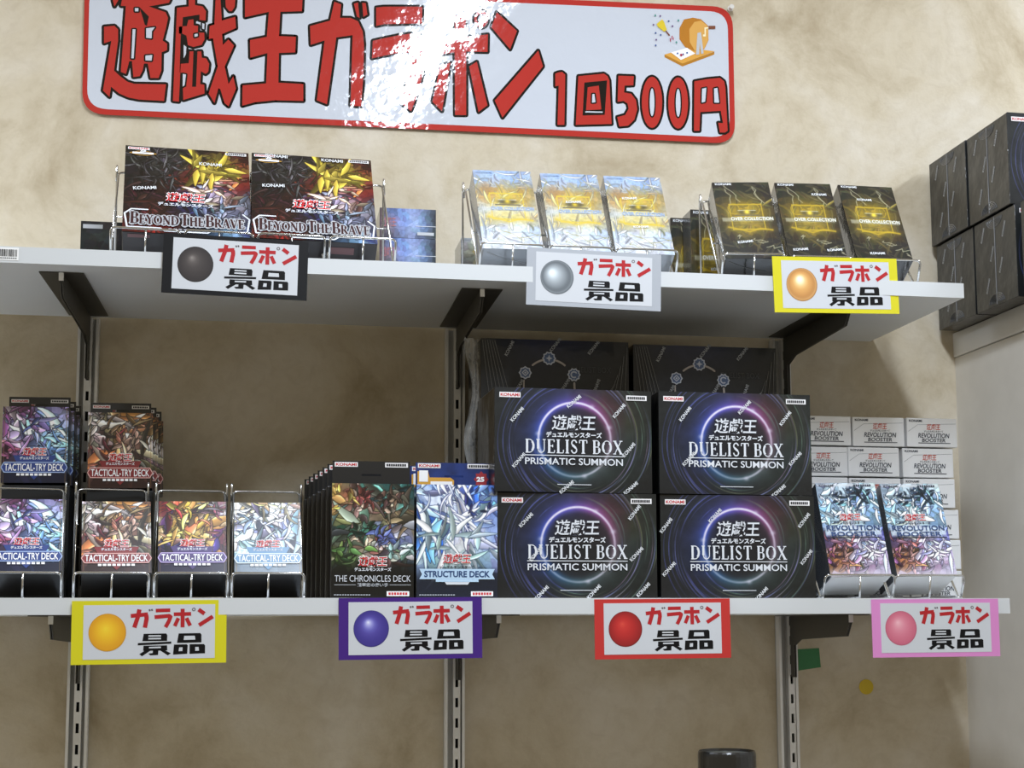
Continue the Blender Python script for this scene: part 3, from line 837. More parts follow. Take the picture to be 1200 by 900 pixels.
prize_card(0.5206, 0.3362, 1.8, -1.6, 'd2c928', ['fffff6', 'fdf0cc', 'ecc684', 'd9a460', 'cc9454', 'b98248', 'd9ac70'], (-0.15, 0.38), '9a6a34', 'white prize card with a yellow border and a shiny golden ball')
prize_card(-0.2632, -0.0700, 1.2, -0.5, 'd2ca22', ['f0cf34', 'eec32c', 'eab926', 'e4ac22', 'dd9f20', 'd8981e'], (-0.1, 0.2), 'c08a1c', 'white prize card with a yellow border and a plain yellow ball', w=0.161)
prize_card(0.0164, -0.0668, 0.0, -0.5, '432279', ['e6e8fb', '9c9bdc', '645fb4', '4f459c', '443a90', '3d3388', '3b3186'], (-0.18, 0.36), '2f2870', 'white prize card with a violet border and a violet blue ball')
prize_card(0.3024, -0.0682, -0.8, -0.4, 'bd3430', ['d84a3c', 'c83430', 'bc2a28', 'b02424', '9e1e20', '8e1a1c'], (-0.2, 0.3), '6f1416', 'white prize card with a red border and a red ball')
prize_card(0.6321, -0.0683, -0.3, -0.3, 'd688c2', ['eeb6bf', 'e39aa8', 'da8497', 'd2758a', 'cb6a80', 'c4607a'], (-0.2, 0.35), 'b0566e', 'white prize card with a pink border and a pink ball')

# ------------------------------------------------------------------ wire display racks
wire_m = mat('chrome_wire', 'c9c9c7', 0.18, metal=0.95)
RW, RD, RH = 0.0745, 0.1290, 0.1330
def corner_path(pts, r, n=4):
    out = [Vector(pts[0])]
    for i in range(1, len(pts) - 1):
        p, a, b = Vector(pts[i]), Vector(pts[i - 1]), Vector(pts[i + 1])
        p0, p1 = p + (a - p).normalized() * r, p + (b - p).normalized() * r
        for k in range(n + 1):
            t = k / n
            out.append(p0 * (1 - t) ** 2 + p * 2 * t * (1 - t) + p1 * t * t)
    out.append(Vector(pts[-1]))
    return out
def make_rack():
    """origin at the middle of the front, on the shelf; y runs back"""
    t = thing('wire_rack')
    h, r = RW / 2, 0.0013
    build('front_rail', MB().tube(corner_path([(-h, 0.012, r), (-h, 0.0, 0.027), (h, 0.0, 0.027), (h, 0.012, r)], 0.006), r), wire_m, t, smooth=True)
    build('center_wire', MB().tube([(0, 0.0, 0.027), (0, 0.004, r), (0, RD, r)], r * 0.85), wire_m, t, smooth=True)
    zt = RH - 0.006
    build('back_frame', MB().tube(corner_path([(-h, 0.020, r), (-h + 0.001, RD - 0.004, zt), (h - 0.001, RD - 0.004, zt), (h, 0.020, r)], 0.006), r), wire_m, t, smooth=True)
    for s in (-1, 1):
        build('back_leg', MB().tube(corner_path([(s * (h + 0.0012), RD - 0.008, zt - 0.012), (s * (h + 0.0012), RD - 0.002, RH + 0.004), (s * (h + 0.0012), RD + 0.003, RH - 0.004), (s * (h + 0.0012), RD, r)], 0.003), r), wire_m, t, smooth=True)
    build('base_wire', MB().tube([(-h, 0.010, r), (-h, RD, r)], r * 0.85).tube([(h, 0.010, r), (h, RD, r)], r * 0.85).tube([(-h, RD, r), (h, RD, r)], r * 0.85), wire_m, t, smooth=True)
    build('cross_wire', MB().tube([(-h, 0.020 + 0.45 * (RD - 0.024), 0.45 * zt), (h, 0.020 + 0.45 * (RD - 0.024), 0.45 * zt)], r * 0.8), wire_m, t, smooth=True)
    return t
racks = [(-0.2785, ZU, 3.0, 'chrome wire rack farthest from the silver cartons, holding the first dark red box'), (-0.1988, ZU, 3.0, 'chrome wire rack under the dark red boxes, behind the black bordered card'),
         (-0.1190, ZU, 2.5, 'chrome wire rack third in the row, directly under the second dark red box'), (-0.0392, ZU, 2.5, 'chrome wire rack with its open side next to the shiny blue cartons'),
         (0.1325, ZU, 1.0, 'chrome wire rack under the first pale silver carton, beside a bare stretch of wall'), (0.2125, ZU, 0.0, 'chrome wire rack under the middle pale silver carton'), (0.2915, ZU, -0.5, 'chrome wire rack under the pale silver carton next to the black and gold ones'),
         (0.4220, ZU, -6.0, 'chrome wire rack under the first leaning black and gold carton'), (0.5055, ZU, -4.0, 'chrome wire rack under the middle leaning black and gold carton'), (0.5935, ZU, -2.0, 'chrome wire rack at the upper shelf end under a black and gold carton'),
         (-0.3960, 0.0, 7.0, 'chrome wire rack holding the purple and blue pack'), (-0.3045, 0.0, 6.5, 'chrome wire rack holding the brown and white pack'), (-0.2210, 0.0, 3.5, 'chrome wire rack holding the gold and violet pack'), (-0.1390, 0.0, 1.5, 'chrome wire rack holding the pale blue and orange pack'),
         (0.5430, 0.0, -2.5, 'chrome wire rack under the leaning blue and white carton beside the black boxes'), (0.6300, 0.0, -2.5, 'chrome wire rack under the leaning blue and white carton nearest the side panel')]
proto = make_rack()
for i, (x, z, yaw, label) in enumerate(racks):
    o = proto if i == len(racks) - 1 else dup(proto)
    o.location = (x, -0.2790, z)
    o.rotation_euler = (0, 0, math.radians(yaw))
    o.scale = (1.0 if z > 0.1 else 1.05 if x < 0 else 1.14, 1, 1)
    tag(o, label, 'rack', 'chrome wire racks')
# ------------------------------------------------------------------ cartons
print_gloss = mat('printed_gloss', attr=True, rough=0.28, coat=0.25)
print_film = mat('printed_under_film', attr=True, rough=0.45, coat=0.30, bump=0.10, bump_scale=28, coat_rough=0.08, spec=0.3)
logo_red = mat('logo_red', 'c8252b', 0.35)
logo_white = mat('logo_white', 'f2f2f2', 0.35)
logo_silver = mat('logo_silver', 'd7dbe2', 0.3)
film_white = mat('film_lettering', 'd9dcdf', 0.35)
ink_dk = mat('print_ink_dark', '1a1a1e', 0.4)
label_w = mat('corner_label_white', 'eceaea', 0.4)
label_r = mat('corner_label_red', 'c03a3e', 0.4)
def carton_mesh(name, w, h, t, m, bevel=0.0009, puff=0.0):
    """closed box, front face at y=0, standing on z=0"""
    return MB().box(-w / 2, w / 2, 0.0004, t, 0, h).mesh(name, m, bevel=bevel)
def film_marks(t, n, size, m, sx=1.0, sz=1.0, y=-0.0011):
    """the maker's word repeated on the clear wrapping, each print a part"""
    for cx, cz, a in n:
        build('film_lettering', put_text(MB(), 'KONAMI', cx * sx, cz * sz, size * 4.6, size, y, bold=0.02, rot=a), m, t)
def plate(x, z, w, h, y):
    return MB().poly([(x - w / 2, z - h / 2), (x + w / 2, z - h / 2), (x + w / 2, z + h / 2), (x - w / 2, z + h / 2)], y)
def print_bars(x0, z, pitch, w, h, n, y):
    mb = MB()
    for k in range(n):
        a = x0 + k * pitch
        mb.poly([(a, z - h / 2), (a + w, z - h / 2), (a + w, z + h / 2), (a, z + h / 2)], y)
    return mb
def two_labels(t, xl, xr, z, lw, lh, y):
    """white corner plates: red brand word at one corner, a plate with a bar of small print at the other"""
    p = build('corner_label', plate(xl, z, lw, lh, y), label_w, t)
    build('brand_lettering', put_text(MB(), 'KONAMI', xl, z, lw * 0.9, lh * 0.62, y - 0.0002, bold=0.03), label_r, p)
    p = build('corner_label', plate(xr, z, lw, lh, y), label_w, t)
    build('label_print', print_bars(xr - lw * 0.44, z, lw * 0.88 / 9, lw * 0.075, lh * 0.54, 9, y - 0.0002), ink_dk, p)
def add_labels(t, w, h, lw, lh, m=0.035, y=-0.0006):
    two_labels(t, -w / 2 + m * w + lw / 2, w / 2 - m * w - lw / 2, h - m * w - lh / 2, lw, lh, y)
def logo(t, cx, cz, w, h, main=logo_red, back=logo_white, shear=0.12, sub=True, subm=logo_silver, subw=1.0, y=-0.0008):
    b = MB()
    put_text(b, '遊戯王', cx, cz, w, h, y, bold=0.012, shear=shear, grow=0.06)
    build('logo_outline', b, back, t)
    a = MB()
    put_text(a, '遊戯王', cx, cz, w, h, y - 0.0003, bold=0.012, shear=shear)
    build('logo_lettering', a, main, t)
    if sub:
        c = MB()
        put_text(c, 'デュエルモンスターズ', cx, cz - h * 0.80, w * 1.25 * subw, h * 0.38, y - 0.0002, bold=0.04)
        build('subtitle_lettering', c, subm, t)

# --- large black boxes with the glowing ring (shrink-wrapped)
DW, DH, DT = 0.185, 0.1190, 0.108
duel_side = mat('black_carton_film', '141516', 0.34, coat=0.45, bump=0.35, bump_scale=22, coat_rough=0.05)
def ring_art(seed):
    A = Art(DW, DH, 250, seed)
    A.field(['1a1c1d 1c1e20 20232c 262a3c 302a3c 2c2426 222321 1b1d1c', '1b1e1e 1c2024 242a44 343a64 4c3350 46262e 2a2a22 1c1f1c',
             '1b1e20 20243a 2a3158 20222c 2c2028 3a2a30 2e3024 1d211e', '1a1e1f 1f2438 222842 1a1b20 1b1b1e 26262a 28302c 1d221f',
             '1a1d1d 1d2230 20264a 1d1e28 1b1d1f 242b2a 222c2c 1c201f', '191b1c 1a1c20 1e2030 1f2026 202426 1f2826 1c2220 1a1c1c', '151617 151618 16181c 181a1c 181b1c 181b1a 161817 141515'],
            warp=0.05, shards=0)
    cu, cv = 0.505, 0.49
    asp = A.asp
    d = np.hypot(A.u - cu, (A.v - cv) * asp)
    ang = np.arctan2(-(A.v - cv) * asp, A.u - cu)
    r = 0.230
    glow = np.exp(-np.abs(d - r) / 0.035)
    tint = np.stack([0.42 + 0.28 * np.cos(ang - 0.5), 0.42 + 0.10 * np.cos(ang + 1.4), 0.72 + 0.2 * np.cos(ang - 2.4)], -1)
    A.c = np.clip(A.c + glow[..., None] * 0.52 * tint, 0, 1)
    core = np.clip(1.25 - np.abs(d - r) / 0.0085, 0, 1) * (0.30 + 0.70 * np.clip(0.5 + 0.6 * np.cos(ang - 1.9), 0, 1) + 0.25 * np.exp(-((ang + 1.0) / 0.5) ** 2))
    A.blend(core, 'f3ecff')
    rg = np.random.RandomState(seed + 1)
    for i in range(64):
        rr = 0.26 + 0.24 * rg.rand()
        a0 = rg.rand() * 2 * math.pi
        ln = 0.25 + 0.6 * rg.rand()
        da = (ang - a0 + math.pi) % (2 * math.pi) - math.pi
        m = np.clip(1.2 - np.abs(d - rr - 0.02 * da) / 0.0034, 0, 1) * np.clip(1 - np.abs(da) / ln, 0, 1)
        col = ['7f86d8', 'a8aef0', '6d8f86', '7fa08a', '9a7c9c', '8a8f6a'][i % 6] if math.cos(a0) > -0.2 else ['5d66c0', '8f97ea', '6f78d0'][i % 3]
        A.blend(m * 0.62, col)
    for a in (200, 172, 62, 20, 285):
        x, y = cu + (r + 0.005) * math.cos(math.radians(a)), cv - (r + 0.005) / asp * math.sin(math.radians(a))
        A.blob(x, y, 0.016, 0.02, 'e6e4f4', 0.55)
    A.c *= 0.92
    inside = np.clip((r - 0.012 - d) / 0.03, 0, 1)
    A.blend(inside * 0.55, '17181c')
    return A
me_ring = ring_art(3).mesh('front_print', print_film)
me_duel = carton_mesh('carton', DW, DH, DT, duel_side)
chrome_ink = mat('chrome_ink', 'd9dde3', 0.3)
FILM = [[(-0.72, 0.74, 0.85), (0.58, 0.80, 0.85), (-0.70, 0.30, 0.85), (0.70, 0.42, 0.85), (0.0, 0.88, 0.7), (0.72, 0.05, 0.7), (-0.1, 0.05, 0.7)],
        [(-0.66, 0.78, 0.9), (0.66, 0.76, 0.9), (-0.62, 0.34, 0.8), (0.78, 0.36, 0.8), (0.12, 0.86, 0.8), (0.55, 0.04, 0.7)],
        [(-0.64, 0.74, 0.8), (0.72, 0.82, 0.9), (0.74, 0.42, 0.8), (-0.45, 0.05, 0.8), (0.2, 0.06, 0.8), (0.82, 0.08, 0.8), (-0.52, 0.42, 0.9)],
        [(-0.93, 0.70, 0.9), (0.86, 0.76, 0.9), (0.88, 0.40, 0.9), (-0.90, 0.28, 0.8), (-0.30, 0.80, 0.8), (0.28, 0.04, 0.8)]]
me_duel_title = put_roman(put_roman(MB(), roman_line(['DUELIST', 'BOX'], 0.0, 0.0445, 0.1150, 0.0158, wgap=0.30), -0.0010), []).mesh('title_lettering', chrome_ink)
mb = MB()
put_text(mb, 'PRISMATIC SUMMON', 0.0, 0.0352, 0.1150, 0.0078, -0.0010, bold=0.012)
mb.poly([(-0.058, 0.0415), (0.058, 0.0415), (0.058, 0.0424), (-0.058, 0.0424)], -0.0010)
me_duel_sub = mb.mesh('subtitle_lettering', chrome_ink)
def duel_box(i, label, side_marks=False):
    t = thing('game_box')
    part('carton', me_duel, t)
    part('front_print', me_ring, t)
    logo(t, 0.0, 0.0800, 0.0510, 0.0175, main=chrome_ink, back=mat('logo_dark_grey', '34363f', 0.35), subm=chrome_ink, subw=1.03)
    part('title_lettering', me_duel_title, t)
    part('subtitle_lettering', me_duel_sub, t)
    add_labels(t, DW, DH, 0.0245, 0.0058, m=0.03)
    film_marks(t, FILM[i % 4], 0.0044, film_white, DW / 2, DH)
    sm = MB()
    sm.poly([(-0.020, 0.0085), (0.020, 0.0085), (0.020, 0.0092), (-0.020, 0.0092)], -0.0009)
    build('small_print', sm, chrome_ink, t)
    if side_marks:
        for cy, cz, a in ((0.030, 0.095, 1.15), (0.062, 0.070, 1.15), (0.040, 0.050, 1.15), (0.085, 0.100, 1.15), (0.075, 0.030, 1.15)):
            m2 = MB()
            put_text(m2, 'KONAMI', 0, 0, 0.0200, 0.0042, 0, bold=0.02, rot=a)
            build('film_lettering', MB().add([(-DW / 2 - 0.0004, cy - x, cz + z) for x, _, z in m2.v], m2.f), mat('film_lettering_dim', '9a9da1', 0.35), t)
        sm_ = MB().tube([(-DW / 2 - 0.0002, DT / 2, 0.002), (-DW / 2 - 0.0002, DT / 2, DH - 0.002)], 0.0006, 6)
        build('film_seam', sm_, mat('film_seam', '75777a', 0.25, coat=0.8), t)
        for zc, up in ((0.004, 1), (DH - 0.004, -1)):
            ck = MB()
            for q in range(5):
                rr = 0.006 + 0.0035 * q
                ck.tube([(-DW / 2 - 0.0002, DT / 2 + rr * math.cos(a), zc + up * 0.6 * rr * abs(math.sin(a))) for a in [math.pi * j / 8 for j in range(9)]], 0.0006, 5)
            build('film_crease', ck, mat('film_crease', '55575a', 0.2, coat=1.0), t)
    tag(t, label, 'box', 'black boxes with the glowing ring')
    return t
G_ = 'black game box with a glowing ring print'
place(duel_box(2, 'black ring print box, bottom of the pair next to the blue and white pack'), 0.2066, -0.2735, 0.0, -1.0)
place(duel_box(3, 'black ring print box, bottom of the pair next to the leaning cartons'), 0.3971, -0.2735, 0.0, -1.0)
place(duel_box(0, 'black ring print box, topmost of the pair next to the blue and white pack'), 0.2035, -0.2735, 0.1200, 2.0)
place(duel_box(1, 'black ring print box, topmost of the pair next to the small silver cartons'), 0.3963, -0.2735, 0.1200, 0.5)
# the row behind: same boxes showing the plain side with an arc of badges
def arc_art(seed):
    A = Art(DW, DH, 220, seed)
    A.field(['191b1f 1c1f28 20243a 22263e 20243a 1e2230 1b1d22 191a1c', '1a1c1f 1d2026 20242e 20232c 20232a 1e2126 1b1d20 191a1c', '1b1d1e 1c1e20 1d2023 1e2022 1e2022 1c1e20 1b1d1e 191a1b', '17191a 18191a 191a1c 191a1c 191a1c 18191a 17181a 151617'], warp=0.05, shards=0)
    return A
me_arc = arc_art(8).mesh('front_print', print_film)
badge_w = mat('badge_pale', 'b9bfcd', 0.35)
badge_b = mat('badge_blue', '4a5f86', 0.35)
def badge(t, cx, cz, r, sides, inner):
    pts = []
    for k in range(sides * 2):
        rr = r if k % 2 == 0 else r * 0.84
        a = math.pi * k / sides
        pts.append((cx + rr * math.cos(a), cz + rr * math.sin(a)))
    p = build('badge_print', MB().poly(pts, -0.0009), badge_w, t)
    build('badge_centre', MB().poly([(cx + (q[0] - cx) * 0.78, cz + (q[1] - cz) * 0.78) for q in pts], -0.0010), badge_b, p)
    mb = MB()
    if inner == 'diamond':
        mb.stroke([(cx - r * 0.45, cz), (cx, cz + r * 0.45), (cx + r * 0.45, cz), (cx, cz - r * 0.45)], r * 0.16, -0.0012, closed=True)
        mb.poly([(cx - r * 0.18, cz), (cx, cz + r * 0.18), (cx + r * 0.18, cz), (cx, cz - r * 0.18)], -0.0012)
    elif inner == 'star':
        mb.poly([(cx + (r * 0.5 if k % 2 == 0 else r * 0.2) * math.sin(math.pi * k / 4), cz + (r * 0.5 if k % 2 == 0 else r * 0.2) * math.cos(math.pi * k / 4)) for k in range(8)], -0.0012)
    else:
        mb.stroke(arc(cx, cz, r * 0.42, r * 0.42, 40, 300, 10), r * 0.2, -0.0012)
    build('badge_symbol', mb, badge_w, p)
def film_sheet():
    m = mat('clear_wrapping_sheet', 'b8b8b4', 0.12, coat=1.0, bump=0.5, bump_scale=45)
    nt = m.node_tree
    if not nt.nodes.get('see_through'):
        out = nt.nodes['Material Output']
        tr = nt.nodes.new('ShaderNodeBsdfTransparent')
        tr.name = 'see_through'
        mx = nt.nodes.new('ShaderNodeMixShader')
        mx.inputs[0].default_value = 0.45
        nt.links.new(tr.outputs[0], mx.inputs[1])
        nt.links.new(nt.nodes['Principled BSDF'].outputs[0], mx.inputs[2])
        nt.links.new(mx.outputs[0], out.inputs['Surface'])
    return m
def back_box(i, label):
    t = thing('game_box')
    part('carton', me_duel, t)
    part('front_print', me_arc, t)
    ccx, ccz, R_ = -0.008, 0.062, 0.0320
    arcm = mat('arc_print', 'a49c98', 0.35)
    for pts, w in ((arc(ccx, ccz, R_, R_ * 1.02, 52, 82, 6), 0.0024), (arc(ccx, ccz, R_, R_ * 1.02, 98, 130, 6), 0.0024),
                   ([(ccx - R_ * 0.98, ccz + 0.006), (ccx - R_, ccz - 0.010), (ccx - R_ * 0.9, ccz - 0.015)], 0.0018), ([(ccx + R_ * 0.98, ccz + 0.004), (ccx + R_ * 1.0, ccz - 0.010), (ccx + R_ * 0.85, ccz - 0.016)], 0.0026)):
        build('arc_print', MB().stroke(pts, w, -0.0008), arcm, t)
    badge(t, ccx, ccz + R_ + 0.002, 0.0088, 10, 'star')
    badge(t, ccx - R_ * 0.93, ccz + R_ * 0.48, 0.0082, 8, 'diamond')
    badge(t, ccx + R_ * 0.97, ccz + R_ * 0.45, 0.0086, 10, 'arc')
    tt = put_text(MB(), 'DUELIST BOX', 0.045, 0.083, 0.050, 0.0070, -0.0008, bold=0.0)
    build('title_lettering', tt, mat('dim_grey_ink', '34373b', 0.4), t)
    film_marks(t, [(-0.62, 0.90, 1.1), (0.0, 0.95, 0.9), (0.52, 0.93, 0.9), (-0.5, 0.50, 1.0), (0.12, 0.52, 1.0), (0.55, 0.52, 1.2)], 0.0044, mat('film_lettering_dim', '9a9da1', 0.35), DW / 2, DH)
    cr, cl = MB(), MB()
    for k in range(6):
        x0 = DW / 2 - 0.002 - 0.004 * k
        cr.tube([(x0, -0.0006, DH * (0.95 - 0.1 * k)), (x0 - 0.004 - 0.003 * k, -0.0010, 0.045), (x0 + 0.001, -0.0006, 0.030)], 0.0005, 5)
        cl.tube([(-DW / 2 + 0.002 + 0.003 * k, -0.0006, DH * 0.98), (-DW / 2 + 0.010 + 0.005 * k, -0.0010, 0.050), (-DW / 2 + 0.004 * k + 0.004, -0.0006, 0.028)], 0.0005, 5)
    build('film_crease', cr, mat('film_crease', '55575a', 0.2, coat=1.0), t)
    build('film_crease', cl, mat('film_crease'), t)
    if i == 0:
        r = random.Random(2)
        nx, nz = 8, 26
        mb = MB()
        v = []
        for a in range(nz + 1):
            z = -0.165 + (DH + 0.165) * a / nz
            for q in range(nx + 1):
                f_ = q / nx
                v.append((-DW / 2 - 0.0010 - 0.020 * f_ * (0.75 + 0.25 * math.sin(a * 0.55)), 0.006 - 0.008 * f_ + r.uniform(-0.0035, 0.0035), z + r.uniform(-0.002, 0.002)))
        mb.add(v, [(a * (nx + 1) + q + 1, a * (nx + 1) + q, (a + 1) * (nx + 1) + q, (a + 1) * (nx + 1) + q + 1) for a in range(nz) for q in range(nx)])
        build('loose_wrapping', mb, film_sheet(), t, smooth=True)
    tag(t, label, 'box', 'black boxes with the arc of badges')
    return t
place(back_box(0, 'black box with an arc of badges, high at the back nearest the middle upright'), 0.2050, -0.1610, 0.1990, 0)
place(back_box(1, 'black box with an arc of badges, high at the back nearest the silver cartons'), 0.3960, -0.1610, 0.1970, 0)
for x, lb in ((0.2050, 'plain black carton hidden behind the ring boxes beside the blue pack'), (0.3960, 'plain black carton hidden behind the ring boxes beside the silver cartons')):
    t = thing('storage_carton', (x, -0.1600, 0))
    hh = 0.1988 if x < 0.3 else 0.1968
    build('carton', MB().box(-0.088, 0.088, 0, 0.105, 0, hh), mat('plain_black_carton', '18191a', 0.5), t, bevel=0.001)
    build('lid_seam', MB().box(-0.0885, 0.0885, -0.0004, 0.1054, hh - 0.0305, hh - 0.0300), ink_dk, t)
    tag(t, lb, 'box')
# shrink-wrapped boxes piled on the side cabinet
CT = 0.3772
cab = [(0.8740, -0.0160 - DT, CT, 'black box on the side cabinet ledge, bottom row, deepest in the corner'),
       (0.8745, -0.0180 - 2 * DT, CT, 'black box on the side cabinet ledge, bottom row, second from the corner'),
       (0.8775, -0.0260 - 3 * DT, CT, 'black box on the side cabinet ledge, bottom row, third from the corner'),
       (0.8690, -0.0125 - DT, CT + DH + 0.0012, 'black box on the side cabinet ledge, top row, deepest in the corner'),
       (0.8705, -0.0145 - 2 * DT, CT + DH + 0.0012, 'black box on the side cabinet ledge, top row, its blue ring front showing')]
for i, (x, y, z, lb) in enumerate(cab):
    place(duel_box(i + 1, lb, True), x, y, z, 0)['group'] = 'black boxes on the side cabinet'

# --- wide dark red boxes
BW, BH, BT = 0.1420, 0.1530, 0.030
red_side = mat('dark_red_carton', '1b1516', 0.35, coat=0.3)
BTB_ROWS = ['1a181a 201e1f 262425 221e20 261c1c 2c1a1a 331818 281212', '1c1a1c 2c2a2b 403d3f 383537 3a2c22 6a5a20 56381c 421616', '1c191b 262223 3c3a3c 342e30 5a3a20 c4a628 c2a22c 521816',
    '1b181a 221e20 322e30 4a2426 6e2a20 cfa640 b88a3c 661614', '1c1416 221c1e 2a2022 52201c 641c1a cfa488 a85a4c 701616', '241214 281618 301a1a 441a1a 402242 8ea4c4 842426 5c181a',
    '241214 2c1618 361a1a 301e2c 26286a b09aa0 8c6a62 545460', '281214 301616 3a1816 2c2440 303872 b4988c 8a8890 585c6a', '2a1414 341616 401818 2a2030 2a3058 606078 6a6c78 484c5a',
    '2c1414 3a1614 441818 2a1c20 24243c 384058 525a6c 343c50', '4a1210 741814 701412 2a2024 202230 345470 86a8c0 323a6c', '3a1210 561412 561412 221c20 1c1e28 304a66 6a8eac 2c346a']
A = Art(BW, BH, 230, 11)
A.field(BTB_ROWS, warp=0.07, jitter=0.05, shards=260, mix=0.7, edge=0.3, stretch=2.2)
A.blades(BTB_ROWS, 190, 3, (0.08, 0.34), (0.008, 0.030), dark='0e0b0d', jit=0.05, shine=0.3)
GREY = ['3a3739 4a4749', '2a2829 3a3638']
A.blades(GREY, 46, 4, (0.10, 0.34), (0.004, 0.013), region=(0.10, 0.06, 0.42, 0.44), dark='100e10', jit=0.03, curl=1.6, shine=0.9)
A.blob(0.72, 0.24, 0.15, 0.09, '7e6b1e', 0.9, 3)
A.blades(['8f7c28 98842c', '7c6820 8c7826'], 26, 6, (0.14, 0.30), (0.02, 0.045), region=(0.54, 0.14, 0.82, 0.30), dark='4a3c10', jit=0.03, curl=0.5, shine=0.25)
A.blades(['d8b498 d0a888', '7090c0 d8b498'], 16, 7, (0.07, 0.18), (0.012, 0.03), region=(0.60, 0.36, 0.85, 0.66), dark='402018', jit=0.06, curl=0.8, shine=0.3)
A.blades(['8a9098 5a6068', '3a4a90 707884'], 22, 8, (0.08, 0.22), (0.012, 0.028), region=(0.50, 0.58, 0.98, 0.78), dark='14141c', jit=0.08, curl=0.7, shine=0.6)
A.desat(0.15, 0.9)
A.contrast(1.15, 0.3)
me_btb = A.mesh('front_print', print_gloss)
me_btb_c = carton_mesh('carton', BW, BH, BT, red_side)
title_l = roman_line(['BEYOND', 'THE', 'BRAVE'], 0.0, 0.0130, 0.1260, 0.0200, big=1.30, gap=0.03, wgap=0.10)
me_btb_o = put_roman(MB(), title_l, -0.0010, grow=0.0026).mesh('title_outline', mat('title_silver', 'aeb0b4', 0.35))
me_btb_t = put_roman(MB(), title_l, -0.0014).mesh('title_lettering', mat('title_ink', '35161a', 0.35))
mb = MB()
mb.stroke([(-0.066, 0.0075), (-0.030, 0.0075), (-0.025, 0.0030), (0.022, 0.0030), (0.027, 0.0075), (0.066, 0.0075), (0.069, 0.030), (0.062, 0.038)], 0.0020, -0.0008)
mb.stroke([(-0.066, 0.0075), (-0.069, 0.030), (-0.062, 0.038), (-0.044, 0.038)], 0.0020, -0.0008)
me_btb_f = mb.mesh('title_frame', logo_silver)
me_btb_s = print_bars(-0.021, 0.0066, 0.0056, 0.0036, 0.0026, 7, -0.0009).mesh('subtitle_print', mat('dim_grey_print', '8c8c92', 0.4))
def wide_box(label, film):
    t = thing('booster_box')
    part('carton', me_btb_c, t)
    part('front_print', me_btb, t)
    logo(t, -0.002, 0.0625, 0.0430, 0.0160, subw=1.15)
    part('title_frame', me_btb_f, t)
    part('title_outline', me_btb_o, t)
    part('title_lettering', me_btb_t, t)
    part('subtitle_print', me_btb_s, t)
    add_labels(t, BW, BH, 0.0245, 0.0045, m=0.02)
    em = MB()
    em.stroke([(-0.066, 0.139), (-0.056, 0.1425), (-0.046, 0.1425), (-0.036, 0.139), (-0.046, 0.1355), (-0.056, 0.1355)], 0.0012, -0.0008, closed=True)
    build('gold_emblem', em, mat('gold_ink', 'a8803c', 0.35), t)
    ew = MB()
    put_text(ew, '25', -0.051, 0.144, 0.007, 0.005, -0.0010, bold=0.05)
    ew.poly([(-0.063, 0.1375), (-0.039, 0.1375), (-0.039, 0.1405), (-0.063, 0.1405)], -0.0010)
    build('emblem_lettering', ew, logo_white, t)
    film_marks(t, film, 0.0056, film_white, y=-0.0018)
    lf = MB()
    lf.add([(-0.065, 0.003, -0.0004), (-0.041, 0.003, -0.0004), (-0.041, 0.008, -0.0004), (-0.065, 0.008, -0.0004)], [(3, 2, 1, 0)])
    build('bottom_label', lf, mat('dim_red_print', '6a4a4c', 0.4), t)
    lf = MB()
    lf.add([(0.018, 0.008, -0.0004), (0.045, 0.008, -0.0004), (0.045, 0.018, -0.0004), (0.018, 0.018, -0.0004)], [(3, 2, 1, 0)])
    build('bottom_label', lf, mat('dim_red_print', '6a4a4c', 0.4), t)
    tag(t, label, 'box', 'wide dark red booster boxes')
    return t
place(wide_box('wide dark red booster box leaning in the racks, farthest from the shiny blue cartons', [(-0.048, 0.075, 0.12), (0.026, 0.125, -0.03)]), -0.2340, -0.2635, 0.4050, 3.8, 34.5, -0.4)
place(wide_box('wide dark red booster box leaning in the racks, beside the shiny blue cartons', [(-0.046, 0.092, 0.06), (0.024, 0.1455, -0.02), (-0.042, 0.1475, -0.05)]), -0.0926, -0.2635, 0.4037, 2.2, 34.5, 0.3)

